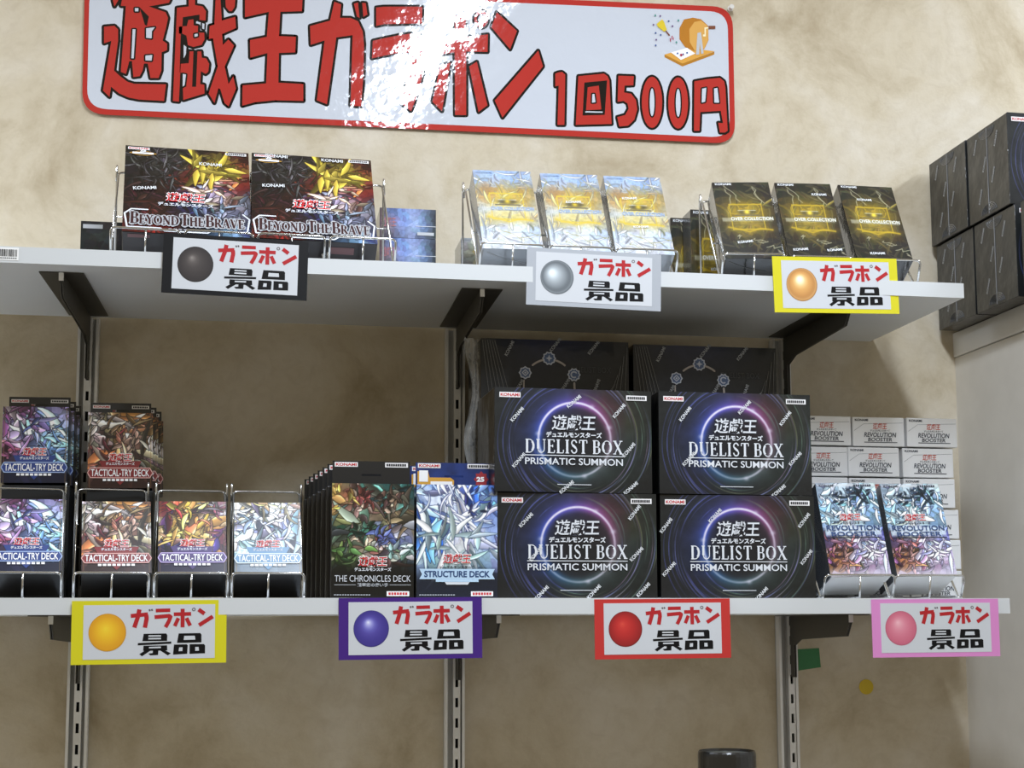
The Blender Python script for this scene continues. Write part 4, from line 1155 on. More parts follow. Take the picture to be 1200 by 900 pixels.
# --- pale silver and black-gold leaning cartons
SW, SH, ST_ = 0.0712, 0.1280, 0.036
def burst_art(rows, seed, gold, dark, line_c, pale):
    A = Art(SW, SH, 120, seed)
    A.field(rows, warp=0.06, jitter=0.05, shards=100, mix=0.5, edge=0.2, stretch=1.5)
    rg = np.random.RandomState(seed)
    A.blades(rows, 60, seed, (0.15, 0.5), (0.006, 0.03), dark=dark, jit=0.06, curl=1.2, shine=0.5)
    A.frame(0.13, 0.20, 0.87, 0.80, 0.010, dark, 0.55)
    for i in range(9):
        x0 = rg.rand()
        top = i < 4
        y0 = 0.04 + 0.1 * rg.rand() if top else 0.70 + 0.2 * rg.rand()
        pts = [(x0, y0)]
        for k in range(5):
            x0 += (rg.rand() - 0.35) * 0.14
            y0 += 0.045 if top else (rg.rand() - 0.3) * 0.06
            pts.append((x0, y0))
        A.line(pts, 0.007, line_c, 0.75)
    A.blob(0.5, 0.42, 0.32, 0.17, gold, 0.55)
    A.frame(0.22, 0.29, 0.80, 0.64, 0.022, gold, 0.85)
    for k in range(2):
        A.line([(0.30 + 0.35 * k + 0.10 * math.cos(a), 0.36 + 0.07 * math.sin(a)) for a in [j * 0.5 for j in range(13)]], 0.008, gold, 0.7)
    A.line([(0.16, 0.60), (0.35, 0.63), (0.5, 0.66), (0.7, 0.62), (0.9, 0.64)], 0.02, gold, 0.8, 0.03)
    A.blob(0.52, 0.405, 0.17, 0.035, '3c3a36', 0.8, 4)
    A.rect(0.36, 0.375, 0.68, 0.385, pale, 0.9)
    A.blob(0.52, 0.40, 0.05, 0.03, 'f0d040', 1.0)
    A.rect(0.30, 0.435, 0.74, 0.455, '55504a', 0.7)
    A.rect(0.06, 0.465, 0.95, 0.535, pale, 0.5, 0.02)
    A.rect(0.20, 0.545, 0.80, 0.562, pale, 0.45, 0.02)
    return A
silver_side = mat('silver_carton', '8e9296', 0.25, metal=0.55, coat=0.6, bump=0.12, bump_scale=25)
black_side = mat('black_gold_carton', '1a1a19', 0.22, coat=0.9, bump=0.12, bump_scale=25)
me_sil = burst_art(['b8c6dc aec4e6 a8c0ea aac0e4 c4cede', 'a8bede b4c8e6 a4bcea 9cb4e2 b0c4e0', 'b09a70 c89860 c8a860 c0a05c a89060', 'c0b498 c8a06c dcc468 cca860 b8a880', 'cad0d8 dadfe2 e4e2d4 dcdfe0 c8d0da', 'd8cca8 e2c86c eadb90 dcbc60 cab88c', 'c8d4e6 d0dcf0 dfe6f2 cedcf0 bccfe6', 'd8e0ec dfe7f2 e8eef6 d8e2f0 cfdaea', 'd8dfe8 e2e8f0 e6ecf2 dde5ee cfd9e4'],
                   21, 'e8cc50', '8a8c90', 'b0aa68', 'eef1f4').desat(-0.05, 0.86).mesh('front_print', mat('printed_silver_foil', attr=True, rough=0.30, metal=0.1, coat=0.35, bump=0.06, bump_scale=30))
me_gld = burst_art(['1a1a18 1e1e1a 22221c 1e1d1a 181817', '1d1d1a 24231d 2a281f 24221c 1c1b19', '242118 3a331e 4a4020 3a321e 24211a', '2a2618 6a5a24 8a7426 6c5a24 2c271a', '282419 5c5026 7c6c30 5a4c24 262219', '242118 6c5c26 8e7a2c 5c4e22 221f18', '1e1d19 302b1c 3a341e 2a261c 1c1b18', '1a1a18 1f1e1a 22211b 1e1d1a 191918', '171716 191917 1b1b18 191917 161615'],
                   22, 'b09428', '4c4630', 'a8a488', 'c4c4b4').mesh('front_print', mat('printed_black_foil', attr=True, rough=0.32, coat=0.35, bump=0.06, bump_scale=30))
me_sc = carton_mesh('carton', SW, SH, ST_, silver_side)
me_gc = carton_mesh('carton', SW, SH, ST_, black_side)
def burst_box(kind, label, film, group):
    t = thing('booster_carton')
    part('carton', me_sc if kind == 's' else me_gc, t)
    part('front_print', me_sil if kind == 's' else me_gld, t)
    ln = MB()
    put_text(ln, 'OVER COLLECTION', 0.006, 0.0645, 0.052, 0.0058, -0.0008, bold=0.02)
    build('title_lettering', ln, mat('blue_grey_ink', '8fa6c8', 0.35) if kind == 's' else mat('ivory_ink', 'dcdcd0', 0.35), t)
    sm = put_text(MB(), 'KONAMI', -0.022, SH - 0.0038, 0.020, 0.0036, -0.0008, bold=0.02)
    build('brand_lettering', sm, mat('blue_grey_ink', '8fa6c8', 0.35) if kind == 's' else film_white, t)
    film_marks(t, film, 0.0040, film_white)

    ck = MB().tube([(-0.030, 0.006, -0.0003), (-0.010, 0.016, -0.0003), (0.018, 0.024, -0.0003)], 0.0003, 5)
    build('bottom_crease', ck, mat('film_crease_pale', 'a8acb0', 0.2, coat=1.0) if kind == 's' else mat('film_crease'), t)
    tag(t, label, 'box', group)
    return t
gs, gg = 'pale silver booster cartons', 'black and gold booster cartons'
place(burst_box('s', 'pale silver carton with a gold burst, nearest the bare stretch of wall', [], gs), 0.1357, -0.2635, 0.4035, 0.6, 28.6, -1.5)
place(burst_box('s', 'pale silver carton with a gold burst, middle of the three', [(0.0, 0.080, 0.05)], gs), 0.2165, -0.2635, 0.4035, -0.5, 28.6, -1.2)
place(burst_box('s', 'pale silver carton with a gold burst, next to the black and gold cartons', [(-0.008, 0.090, 0.06), (0.0, 0.043, 0.06)], gs), 0.2936, -0.2635, 0.4040, -1.0, 28.6, -0.5)
place(burst_box('g', 'black and gold carton leaning in its rack, nearest the silver cartons', [(-0.008, 0.026, 0.12)], gg), 0.4280, -0.2635, 0.4045, -7.0, 29.0, -1.5)
place(burst_box('g', 'black and gold carton leaning in its rack, the middle one', [(0.018, 0.108, 0.0), (0.022, 0.014, 0.1), (-0.020, 0.014, 0.1)], gg), 0.5080, -0.2635, 0.4070, -5.0, 29.0, 0.0)
place(burst_box('g', 'black and gold carton leaning in its rack, nearest the shelf end', [(-0.006, 0.102, 0.0), (-0.008, 0.010, 0.05)], gg), 0.5931, -0.2635, 0.4085, -1.7, 29.5, 0.8)
place(burst_box('g', 'black and gold carton standing upright behind the racks, in front of its twin', [(0.0, 0.05, 0.1)], gg), 0.4310, -0.1100, ZU)
place(burst_box('g', 'black and gold carton standing upright behind the racks, closest to the wall', [], gg), 0.4160, -0.0680, ZU)
# low cartons lying at the back of the upper shelf
def end_art(rows, seed):
    A = Art(SW, 0.0380, 90, seed)
    A.field(rows, warp=0.08, jitter=0.06, shards=60, mix=0.6, edge=0.25)
    return A
me_flat_b = carton_mesh('carton', SW, 0.0380, 0.060, mat('blue_black_carton', '16181d', 0.25, coat=0.7))
me_flat_bl = end_art(['3a3436 4a5a8a 6a82c0 8aa0cc 5a6c8a 1a1e24', '5a4448 8a8098 7a92cc a4b8e0 6a82a8 1c2026', '2a2628 4a4a5a 6a7698 8c9ab8 48566a 16181c'], 31).mesh('front_print', print_film)
me_flat_dk = end_art(['1a1b1d 26282a 3a3c3e 2c2e30 1c1d1f 161718', '17181a 2a2c2e 4a4c4e 36383a 1e1f21 141516', '141516 18191b 222426 1c1d1f 151618 121314'], 32).mesh('front_print', print_film)
me_flat_sv = end_art(['b8bcc0 c4c8cc d0d2d0 c8ccd0 b0b4b8 a8acb0', 'a8acb0 c0b890 d8c870 c8c4b0 b8bcc0 a8acb0', '989ca0 a8acb0 b4b8bc b0b4b8 a0a4a8 90949a'], 33).mesh('front_print', print_film)
me_flat_s = carton_mesh('carton', SW, 0.0380, 0.060, silver_side)
def flat_carton(kind, label, group):
    t = thing('low_carton')
    part('carton', me_flat_s if kind == 'silver' else me_flat_b, t)
    part('front_print', {'blue': me_flat_bl, 'dark': me_flat_dk, 'silver': me_flat_sv}[kind], t)
    mb = MB().poly([(0.012, 0.004), (0.033, 0.004), (0.033, 0.008), (0.012, 0.008)], -0.0006)
    if kind == 'dark':
        mb = MB().poly([(-0.033, 0.029), (-0.010, 0.029), (-0.010, 0.034), (-0.033, 0.034)], -0.0006)
    build('label_plate', mb, mat('dim_label', 'b9bcc0', 0.4), t)
    if kind == 'blue':
        build('seam', MB().box(0.010, SW / 2, -0.0006, -0.0004, 0.0155, 0.0162), logo_silver, t)
        put = put_text(MB(), '遊戯王', -0.024, 0.020, 0.018, 0.012, -0.0007, bold=0.012)
        build('logo_lettering', put, mat('dim_red_ink', 'a8686c', 0.4), t)
    tag(t, label, 'box', group)
    return t
gb = 'low blue cartons stacked beside the dark red boxes'
for k, lb in enumerate(('low dark blue carton at the bottom of its stack beside the wire rack', 'low dark blue carton in the middle of its stack beside the wire rack', 'low shiny blue carton on top of its stack beside the wire rack')):
    place(flat_carton('blue', lb, gb), 0.0285, -0.1000, ZU + k * 0.0384)
for k, lb in enumerate(('low black carton under its twin behind the first wire rack', 'low black carton on top of its twin behind the first wire rack')):
    place(flat_carton('dark', lb, 'low black cartons at the start of the shelf'), -0.3320, -0.1180, ZU + k * 0.0386)
for k, lb in enumerate(('low silver carton under its twin behind the first silver carton rack', 'low silver carton on top of its twin behind the first silver carton rack')):
    place(flat_carton('silver', lb, 'low silver cartons behind the racks'), 0.1300, -0.1280 + 0.0150, ZU + k * 0.0386)

# --- small hanging packs in the lower racks and the tier behind them
PW, PH, PT = 0.0735, 0.0900, 0.030
pack_side = mat('pack_black', '131315', 0.35, coat=0.3)
def pack_art(rows, seed, edge_c='8a6a3a'):
    A = Art(PW, PH, 130, seed)
    A.field(rows, warp=0.10, jitter=0.10, shards=120, mix=0.7, edge=0.4, stretch=1.2)
    A.blades(rows, 70, seed, (0.25, 0.75), (0.03, 0.11), region=(-0.05, -0.05, 1.0, 0.72), dark='120e16', jit=0.09, curl=1.7, shine=0.75)
    A.blades(rows, 42, seed + 9, (0.12, 0.40), (0.012, 0.045), region=(0.0, 0.0, 1.0, 0.70), dark='0e0c12', jit=0.10, curl=1.5, shine=0.8)
    A.vgrad(0.74, 0.92, rows[-1].split()[2], 0.9)
    A.desat(0.2, 0.95)
    A.contrast(1.2, 0.40)
    A.line([(0.03, 0.0), (0.03, 1.0)], 0.006, edge_c, 0.6)
    A.line([(0.97, 0.0), (0.97, 1.0)], 0.006, edge_c, 0.6)
    return A
PK = {
    'purple': (['3a2848 8a5a8c 5a3a6a 3c3a5a 6a5a8a 7a6a9a', '6a3a6c c88aa8 8a6aa8 3a5a8a 7a88b8 a0a0c8', '8ac0e0 b8d8ec a890c8 5a70a8 6a90c8 8ab0dc', 'b06a90 d890b0 9a9ad0 8ab4e0 9cc4ec b8dcf4', '7a3a5a b06a8a 7c84c0 8ab8e8 78a8e0 a8d0f0', '3a2a48 5a3a5a 3a4a88 4a70b0 5a80c0 6a90c0', '1a1c38 1c2448 1c2c5a 20346a 1e2c58 1a2240', '121428 141a36 16203e 16203e 141a34 101426'], '2a3f7e', '9fb4dc'),
    'brown': (['8a8078 a89c90 c0a050 7a5a30 b07a30 8a5028', 'b0aaa4 6a6460 8a6a38 c8a860 6a3020 a07038', 'c8c4c0 3a2a28 7a3030 d0c8c0 a89890 d8d4d4', 'a09088 7a2c28 502020 c0a890 6a5048 c0bcbc', '5a3a30 8a2820 a07840 e0d0b8 4a3028 a8a0a0', '3a5a78 6a4030 8a2a24 a08868 3a2420 b0a8a8', '2a1414 5a2420 3a1614 4a2420 3a1816 2a1414', '201010 2a1412 381614 2c1412 241210 1c0e0e'], '7c2226', 'd8a8a0'),
    'gold': (['8a1c20 a82020 c09030 d8b850 8a2028 b0b4c0', '901c20 6a2028 d8b040 e8d070 6a3050 c8ccd8', 'c8ccd4 8a6a30 e0b848 c85038 d0a848 b8bcc8', '6a5020 c8a040 d8a848 f0d878 a8803c 5a2838', '3a2050 8a6a38 c89840 b08038 4a2050 6a2028', '2a1c48 3a2858 6a4a38 4a3048 30205a 4a1c30', '201838 2a2050 342a5c 342a5c 2a2050 201838', '181428 1e1838 241c40 241c40 1e1838 181428'], '4a3a6e', 'c0aede'),
    'pale': (['d8c8a8 e0e4ec c0a860 d8b070 e8c8a0 d88850', 'a8c0dc e8ecf4 4a5a78 d0a850 b8c8dc e0a070', 'c8d8ec 9ab8dc e4ecf4 8a9ab8 d8e4f0 c8d4e4', '8ab0dc e0ecf8 b0b4e0 6a5a8a a8c8ec 3a4a5a', 'd8e4f4 a0c8ec e8f0f8 b8c8e8 88b8e8 4a5a68', '8ab8e0 d0e4f4 9cc4e8 c0d8f0 6a8ab0 3a4450', '4a5868 8aa8c8 a8c8e4 a8c8e4 5a6a80 3a3c48', '3a3430 6a6a6c 7c8a98 7c8a98 4a4844 2c2622'], '6e95b8', 'e6f0fa'),
}
PKM = {k: pack_art(v[0], 40 + i).mesh('front_print', print_gloss) for i, (k, v) in enumerate(PK.items())}
me_pack = MB().box(-PW / 2, PW / 2, 0.0004, PT, 0, PH).mesh('carton', pack_side, bevel=0.0006)
me_pack_deep = MB().box(-PW / 2, PW / 2, 0.0004, 0.060, 0, PH).mesh('carton', pack_side, bevel=0.0006)
def header_mesh(w, h, z0, y, slot_w=0.020):
    """hanging card with a punched slot"""
    mb = MB()
    zs = z0 + h * 0.42
    mb.box(-w / 2, -slot_w / 2, y, y + 0.0006, z0, z0 + h)
    mb.box(slot_w / 2, w / 2, y, y + 0.0006, z0, z0 + h)
    mb.box(-slot_w / 2, slot_w / 2, y, y + 0.0006, z0, zs)
    mb.box(-slot_w / 2, slot_w / 2, y, y + 0.0006, zs + 0.0022, z0 + h)
    return mb
me_pack_head = header_mesh(0.0700, 0.0185, PH - 0.0005, PT - 0.0012).mesh('header_card', pack_side)
mb = put_text(MB(), 'TACTICAL-TRY DECK', 0, 0.0180, 0.066, 0.0085, -0.0012, bold=0.012)
me_tact = mb.mesh('title_lettering', logo_white)
me_tact_s = print_bars(-0.0195, 0.0095, 0.0050, 0.0036, 0.0026, 8, -0.0012).mesh('subtitle_print', logo_white)
PKL = {'purple': 'purple and blue', 'brown': 'brown and white', 'gold': 'gold and violet', 'pale': 'pale blue and orange'}
def pack(kind, label, group, header=True, deep=False):
    t = thing('card_pack')
    part('carton', me_pack_deep if deep else me_pack, t)
    part('front_print', PKM[kind], t)
    pc, ec = PK[kind][1], PK[kind][2]
    hexa = [(-0.0368, 0.0180), (-0.0335, 0.0238), (0.0335, 0.0238), (0.0368, 0.0180), (0.0335, 0.0122), (-0.0335, 0.0122)]
    pl = MB().poly(hexa, -0.0008)
    pl.poly([(-0.0080, 0.0122), (0.0080, 0.0122), (0.0, 0.0035)], -0.0008)
    pl.poly([(-0.0200, 0.0238), (0.0200, 0.0238), (0.0240, 0.0322), (-0.0240, 0.0322)], -0.0007)
    p = build('title_plaque', pl, mat('plaque_' + kind, pc, 0.3, coat=0.3), t)
    build('plaque_border', MB().stroke(hexa, 0.0010, -0.0010, closed=True), mat('plaque_edge_' + kind, ec, 0.3), p)
    logo(t, 0.0, 0.0365, 0.0260, 0.0095, sub=True, subw=1.0)
    part('title_lettering', me_tact, t)
    part('subtitle_print', me_tact_s, t)
    if header:
        h = part('header_card', me_pack_head, t)
        two_labels(h, -0.0225, 0.0225, PH + 0.0130, 0.0200, 0.0040, PT - 0.0014)
    tag(t, label, 'card pack', group)
    return t
gp = 'small card packs in the lower racks'
place(pack('purple', 'purple and blue card pack leaning in the wire rack, below its upright twins', gp, False, True), -0.3955, -0.2625, 0.0285, 7.5, 26, -0.8)
place(pack('brown', 'brown and white card pack leaning in the wire rack, below its upright twins', gp, False, True), -0.3011, -0.2625, 0.0270, 6.5, 26, -0.9)
place(pack('gold', 'card pack with gold and violet print leaning in the wire rack', gp, False, True), -0.2208, -0.2625, 0.0280, 3.8, 26, -0.6)
place(pack('pale', 'card pack with pale blue and orange print leaning in the wire rack', gp, False, True), -0.1390, -0.2625, 0.0275, 2.2, 26, -0.6)
gu = 'hanging card packs on the tier behind the racks'
order = ['frontmost', 'second', 'last']
for k in range(3):
    place(pack('purple', 'upright purple and blue tabbed pack, %s of its row behind the racks' % order[k], gu), -0.4080 + 0.0025 * k, -0.1450 + 0.0315 * k, 0.1350 - 0.0003 * k, 0.5, 4, -0.6)
    place(pack('brown', 'upright brown and white tabbed pack, %s of its row behind the racks' % order[k], gu), -0.3110 + 0.0040 * k, -0.1450 + 0.0315 * k, 0.1300 - 0.0003 * k, 4.5, 4, -1.0)
for x, zt, lb in ((-0.4060, 0.1325, 'plain black riser box under the upright purple and blue packs'), (-0.3110, 0.1275, 'plain black riser box under the upright brown and white packs')):
    t = thing('riser_box', (x, -0.1430, 0))
    build('carton', MB().box(-0.038, 0.038, 0, 0.108, 0, zt), mat('plain_black_carton'), t, bevel=0.001)
    build('lid_seam', MB().box(-0.0383, 0.0383, -0.0003, 0.1083, zt - 0.0205, zt - 0.0200), ink_dk, t)
    tag(t, lb, 'box')

# --- the row of green and the blue hanging packs
CW, CH_, CT_ = 0.0912, 0.1270, 0.0300
A = Art(CW, CH_, 160, 61)
GRN = ['c8a040 5a7a58 4a9a88 2a5a5a 1c4a4a 14383a', '8a8a3a 8a3a38 7aa890 4a3a34 2a7a70 1a4a4c', 'b87a3a a84a44 d8a890 5a4838 4a4234 2a5a54', 'c89048 b07a5a 3a2a28 8a7a58 8a6a4a 5a4034', '5a6a3a 4a6a4a c8a488 5a5a40 a08858 7a5a3c', '2a3a3c 2a5a48 3a7058 6a6a48 5a6a98 8a7a58', '3a4a4c 2c4a3c c8a08a 4a6a3c 6a7ac8 8a8a80', '4a5a48 5a4a38 8a7a60 6a3a34 5a6ab0 78a890', '4a6a2a 6a6048 a8a494 7a2a2a c0a498 6a9a88', '3a5a24 4a6a30 5a3a34 6a2428 4a4a58 3a5a68', '12180f 16200f 201818 241418 181c22 141c24', '0c0e10 0e1012 101012 101012 0e1012 0c0e10', '0c0d0f 0c0d0f 0d0e10 0d0e10 0c0d0f 0b0c0e', '0b0c0e 0b0c0e 0c0d0f 0c0d0f 0b0c0e 0a0b0d']
A.field(GRN, warp=0.07, jitter=0.06, shards=160, mix=0.7, edge=0.35, stretch=1.0)
A.blades(GRN, 90, 5, (0.18, 0.50), (0.025, 0.085), region=(-0.05, -0.02, 1.0, 0.68), dark='14140f', jit=0.06, curl=1.6, shine=0.45)
for cu_, cv_, c1, c2 in ((0.37, 0.13, '7c3230 9a4844', 'd8a894 e0b8a0'), (0.72, 0.14, '4a342c 5a4434', 'c8a080 d0ac90'), (0.36, 0.42, '1f4638 2e5a48', 'd0ac8c d8b898'), (0.66, 0.47, '4a58a8 6a78c8', 'd4b4a4 dcc0b0')):
    A.blob(cu_, cv_ + 0.04, 0.09, 0.055, c2.split()[0], 0.8, 4)
    A.blades([c2, c2], 7, int(cu_ * 100), (0.06, 0.14), (0.02, 0.04), region=(cu_ - 0.06, cv_ + 0.02, cu_ + 0.06, cv_ + 0.12), dark='3a2820', jit=0.05, shine=0.3)
    A.blades([c1, c1], 16, int(cu_ * 77), (0.08, 0.18), (0.02, 0.04), region=(cu_ - 0.12, cv_ - 0.05, cu_ + 0.10, cv_ + 0.03), dark='14100e', jit=0.06, curl=1.6, shine=0.4)
A.blades(['c89a38 d8b048', 'b87830 c88c40'], 14, 15, (0.08, 0.2), (0.012, 0.03), region=(0.0, 0.0, 0.25, 0.36), dark='5a3810', jit=0.08, shine=0.8)
A.blades(['4a6a30 5a7a38', '3a5a28 4a6a30'], 16, 16, (0.1, 0.24), (0.02, 0.045), region=(0.02, 0.56, 0.42, 0.70), dark='101a08', jit=0.08, shine=0.5)
A.blades(['8ab4a4 9ab8b0', '6a94a8 88b0ac'], 10, 17, (0.08, 0.2), (0.02, 0.04), region=(0.66, 0.55, 0.98, 0.68), dark='14282c', jit=0.08, shine=0.6)
A.desat(0.28, 0.95)
A.vgrad(0.66, 0.80, '0d0f11', 0.95)
A.contrast(1.1, 0.35)
me_chr = A.mesh('front_print', print_gloss)
A = Art(CW, CH_, 160, 62)
BLU = ['7a98d0 4a78c8 2a50a0 2a4a98 3a68b8 2a58a8', 'a8b8d8 d0d8e8 8aa0d0 4a60a0 9cb4dc 3a70c0', '8a9cc8 c8d4e8 e0e8f4 b8c8e4 6a80b8 5a8ad0', '3a6ac0 7a94c8 d4dcec 9cacd4 a8b8d8 4a6ab0', '1a58c0 2a68c8 8aa8dc d8e0f0 90a4d0 7a90c8', '2a60b8 4a80cc a8c0e4 c0b8c0 b8c8e4 8aa0d4', 'a8b8d8 6a90c8 b8c4d8 d4cccc a8b8d8 8a9cd0', 'c8d0e4 a0b4d4 d0d4d8 c8ccd0 98acd0 a8b4dc', 'b8c4dc 90b0b8 b8c4c4 b0bcbc 88a8b8 9cacd4', 'a8b4d0 7aa0a8 98acac 90a4a8 7a98b0 8a98c0', '5a6a90 5a7a88 6a8088 6a7c88 5a7090 4a5a88', '1a2438 1c3040 203040 203040 1c2c40 182438', '0e1420 10182a 121c2e 121c2e 10182a 0e1420', '0c101a 0c121e 0e1420 0e1420 0c121e 0c101a']
A.field(BLU, warp=0.09, jitter=0.05, shards=120, mix=0.6, edge=0.25, stretch=1.6)
A.blades(BLU, 70, 19, (0.25, 0.75), (0.025, 0.085), region=(-0.05, -0.02, 1.0, 0.60), dark='1c2450', jit=0.08, curl=1.8, shine=0.7)
A.blades(['e4eaf4 d4dcec', 'dce4f0 c8d4e8'], 26, 20, (0.25, 0.60), (0.012, 0.045), region=(0.0, 0.0, 0.95, 0.36), dark='3a4a80', jit=0.05, curl=2.0, shine=0.6)
A.blades(['ccdce0 b8ccd0', 'a8bcc0 88a0a8'], 20, 21, (0.25, 0.50), (0.02, 0.055), region=(0.08, 0.42, 0.92, 0.62), dark='3a5060', jit=0.05, curl=0.8, shine=0.6)
A.blades(['2a3060 1c2450', '3a4070 2a3060'], 8, 22, (0.08, 0.16), (0.012, 0.025), region=(0.6, 0.06, 1.0, 0.28), dark='10142c', jit=0.04, curl=0.8, shine=0.3)
A.vgrad(0.72, 0.86, '121a2a', 0.95)
me_blu = A.mesh('front_print', print_gloss)
me_long = MB().box(-CW / 2, CW / 2, 0.0004, CT_, 0, CH_).mesh('carton', pack_side, bevel=0.0006)
me_head_k = header_mesh(0.0880, 0.0290, CH_ - 0.0005, CT_ - 0.0012, 0.022).mesh('header_card', pack_side)
me_head_b = header_mesh(0.0880, 0.0285, CH_ - 0.0005, CT_ - 0.0012, 0.022).mesh('header_card', mat('header_navy', '1c2f66', 0.35, var=0.4, var_scale=60))
def long_pack(kind, label, group, plain=False):
    t = thing('card_pack')
    part('carton', me_long, t)
    if not plain:
        part('front_print', me_chr if kind == 'green' else me_blu, t)
    h = part('header_card', me_head_k if kind == 'green' else me_head_b, t)
    yy = CT_ - 0.0015
    two_labels(h, -0.0285, 0.0285, CH_ + 0.0245, 0.0260, 0.0052, yy)
    if plain:
        return tag(t, label, 'card pack', group)
    if kind == 'green':
        logo(t, 0.0, 0.0405, 0.0310, 0.0110, subw=1.05)
        tl = put_text(MB(), 'THE CHRONICLES DECK', 0, 0.0215, 0.0840, 0.0070, -0.0010, bold=-0.004)
        build('title_lettering', tl, logo_silver, t)
        st = MB()
        for s_ in (-1, 1):
            build('title_rule', MB().stroke([(s_ * 0.042, 0.0145), (s_ * 0.019, 0.0145)], 0.0006, -0.0009), mat('logo_grey', 'a9adb2', 0.35), t)
        put_text(st, '精霊術の使い手', 0, 0.0145, 0.034, 0.0042, -0.0009, bold=0.02)
        build('subtitle_lettering', st, mat('logo_grey', 'a9adb2', 0.35), t)
    else:
        logo(t, 0.0, 0.0440, 0.0310, 0.0105, sub=False)
        sb = put_text(MB(), 'デュエルモンスターズ', 0, 0.0345, 0.0400, 0.0040, -0.0010, bold=0.03)
        build('subtitle_lettering', sb, ink_dk, t)
        bn = MB().poly([(-0.0425, 0.0210), (0.0425, 0.0210), (0.0395, 0.0265), (0.0425, 0.0325), (-0.0425, 0.0325), (-0.0395, 0.0265)], -0.0008)
        bn.poly([(-0.024, 0.0180), (0.024, 0.0180), (0.024, 0.0212), (-0.024, 0.0212)], -0.0008)
        p = build('title_banner', bn, mat('banner_ice', 'b8d4ec', 0.3), t)
        tl = put_text(MB(), 'STRUCTURE DECK', 0, 0.0267, 0.0740, 0.0072, -0.0010, bold=0.03)
        build('title_lettering', tl, mat('navy_ink', '24406e', 0.35), t)
        st = MB().poly([(-0.012, 0.0150), (0.012, 0.0150), (0.014, 0.0178), (-0.014, 0.0178)], -0.0009)
        build('title_ribbon', st, logo_silver, t)
        og = MB()
        og.poly([(-0.042, CH_ + 0.0015), (0.000, CH_ + 0.0015), (0.000, CH_ + 0.0080), (-0.004, CH_ + 0.0110), (-0.028, CH_ + 0.0110), (-0.030, CH_ + 0.0180), (-0.042, CH_ + 0.0180)], yy)
        q = build('orange_panel', og, mat('header_orange', 'cf9a3c', 0.4), h)
        ow = MB().poly([(-0.040, CH_ + 0.0060), (-0.030, CH_ + 0.0060), (-0.030, CH_ + 0.0190), (-0.040, CH_ + 0.0190)], yy - 0.0002)
        ow.poly([(-0.027, CH_ + 0.0030), (-0.002, CH_ + 0.0030), (-0.002, CH_ + 0.0065), (-0.027, CH_ + 0.0065)], yy - 0.0002)
        build('panel_print', ow, logo_white, h)
        sr = MB()
        sr.poly([(0.0315 + (0.0088 if k % 2 == 0 else 0.0066) * math.cos(math.pi * k / 8), CH_ + 0.0095 + (0.0095 if k % 2 == 0 else 0.0072) * math.sin(math.pi * k / 8)) for k in range(16)], yy)
        build('red_seal', sr, mat('seal_red', '9a2c34', 0.4), h)
        build('seal_lettering', put_text(MB(), '25', 0.0305, CH_ + 0.0095, 0.0090, 0.0058, yy - 0.0002, bold=0.05), logo_white, h)
    sg = MB().poly([(0.0155, 0.0022), (0.0405, 0.0022), (0.0405, 0.0075), (0.0155, 0.0075)], -0.0008)
    build('corner_plate', sg, label_w, t)
    sq = MB()
    for k in range(7):
        sq.poly([(0.0175 + k * 0.0031, 0.0034), (0.0198 + k * 0.0031, 0.0034), (0.0198 + k * 0.0031, 0.0062), (0.0175 + k * 0.0031, 0.0062)], -0.0010)
    build('plate_print', sq, label_r, t)
    sp = MB()
    for k in range(14):
        sp.poly([(-0.0425 + k * 0.0029, 0.0030), (-0.0404 + k * 0.0029, 0.0030), (-0.0404 + k * 0.0029, 0.0040), (-0.0425 + k * 0.0029, 0.0040)], -0.0009)
    build('small_print', sp, mat('logo_grey'), t)
    tag(t, label, 'card pack', group)
    return t
names = ['first', 'second', 'third', 'fourth', 'fifth', 'sixth', 'seventh']
for k in range(7):
    lb = 'black tabbed card pack with green forest print, frontmost of its row' if k == 0 else 'black tabbed card pack, %s from the front behind the green print pack' % names[k]
    place(long_pack('green', lb, 'row of black tabbed card packs', k > 0), -0.0251 - 0.0042 * k, -0.2735 + 0.0365 * k, 0.0, 0.5, 0.4)
for k in range(3):
    lb = ['blue and white card pack with navy tab, frontmost of its row', 'blue and white card pack with navy tab, second of its row', 'blue and white card pack with navy tab, last of its row'][k]
    place(long_pack('blue', lb, 'row of navy tabbed card packs'), 0.0690 - 0.0030 * k, -0.2735 + 0.0365 * k, 0.0, -0.2, 0.4)

# --- small silver cartons piled at the end of the lower shelf, and two leaning in front
VW, VH, VT = 0.0705, 0.0378, 0.120
sv = mat('white_silver_carton', 'ebeced', 0.35, metal=0.0, coat=0.4, bump=0.12, bump_scale=25)
me_rev = MB().box(-VW / 2, VW / 2, 0, VT, 0, VH).mesh('carton', sv, bevel=0.0010)
def _rv(mb):
    put_text(mb, 'REVOLUTION', 0.002, 0.0150, 0.0430, 0.0062, -0.0004, bold=0.02, shear=0.15)
    put_text(mb, 'BOOSTER', 0.002, 0.0088, 0.0330, 0.0048, -0.0004, bold=0.02, shear=0.15)
    mb.poly([(-0.0200, 0.0046), (0.0250, 0.0046), (0.0250, 0.0056), (-0.0200, 0.0056)], -0.0004)
    put_text(mb, 'デュエルモンスターズ', 0.002, 0.0205, 0.0270, 0.0028, -0.0004, bold=0.03)
me_rev_t = mesh_of(_rv, 'title_lettering', mat('slate_ink', '343a48', 0.4))
me_rev_l = mesh_of(lambda mb: put_text(mb, '遊戯王', 0.002, 0.0262, 0.0190, 0.0080, -0.0004, bold=0.018, shear=0.1), 'logo_lettering', mat('coral_ink', 'c8503e', 0.4))
me_rev_b = mesh_of(lambda mb: put_text(mb, 'KONAMI', -0.0230, 0.0340, 0.0180, 0.0030, -0.0004, bold=0.03), 'brand_lettering', mat('slate_ink'))
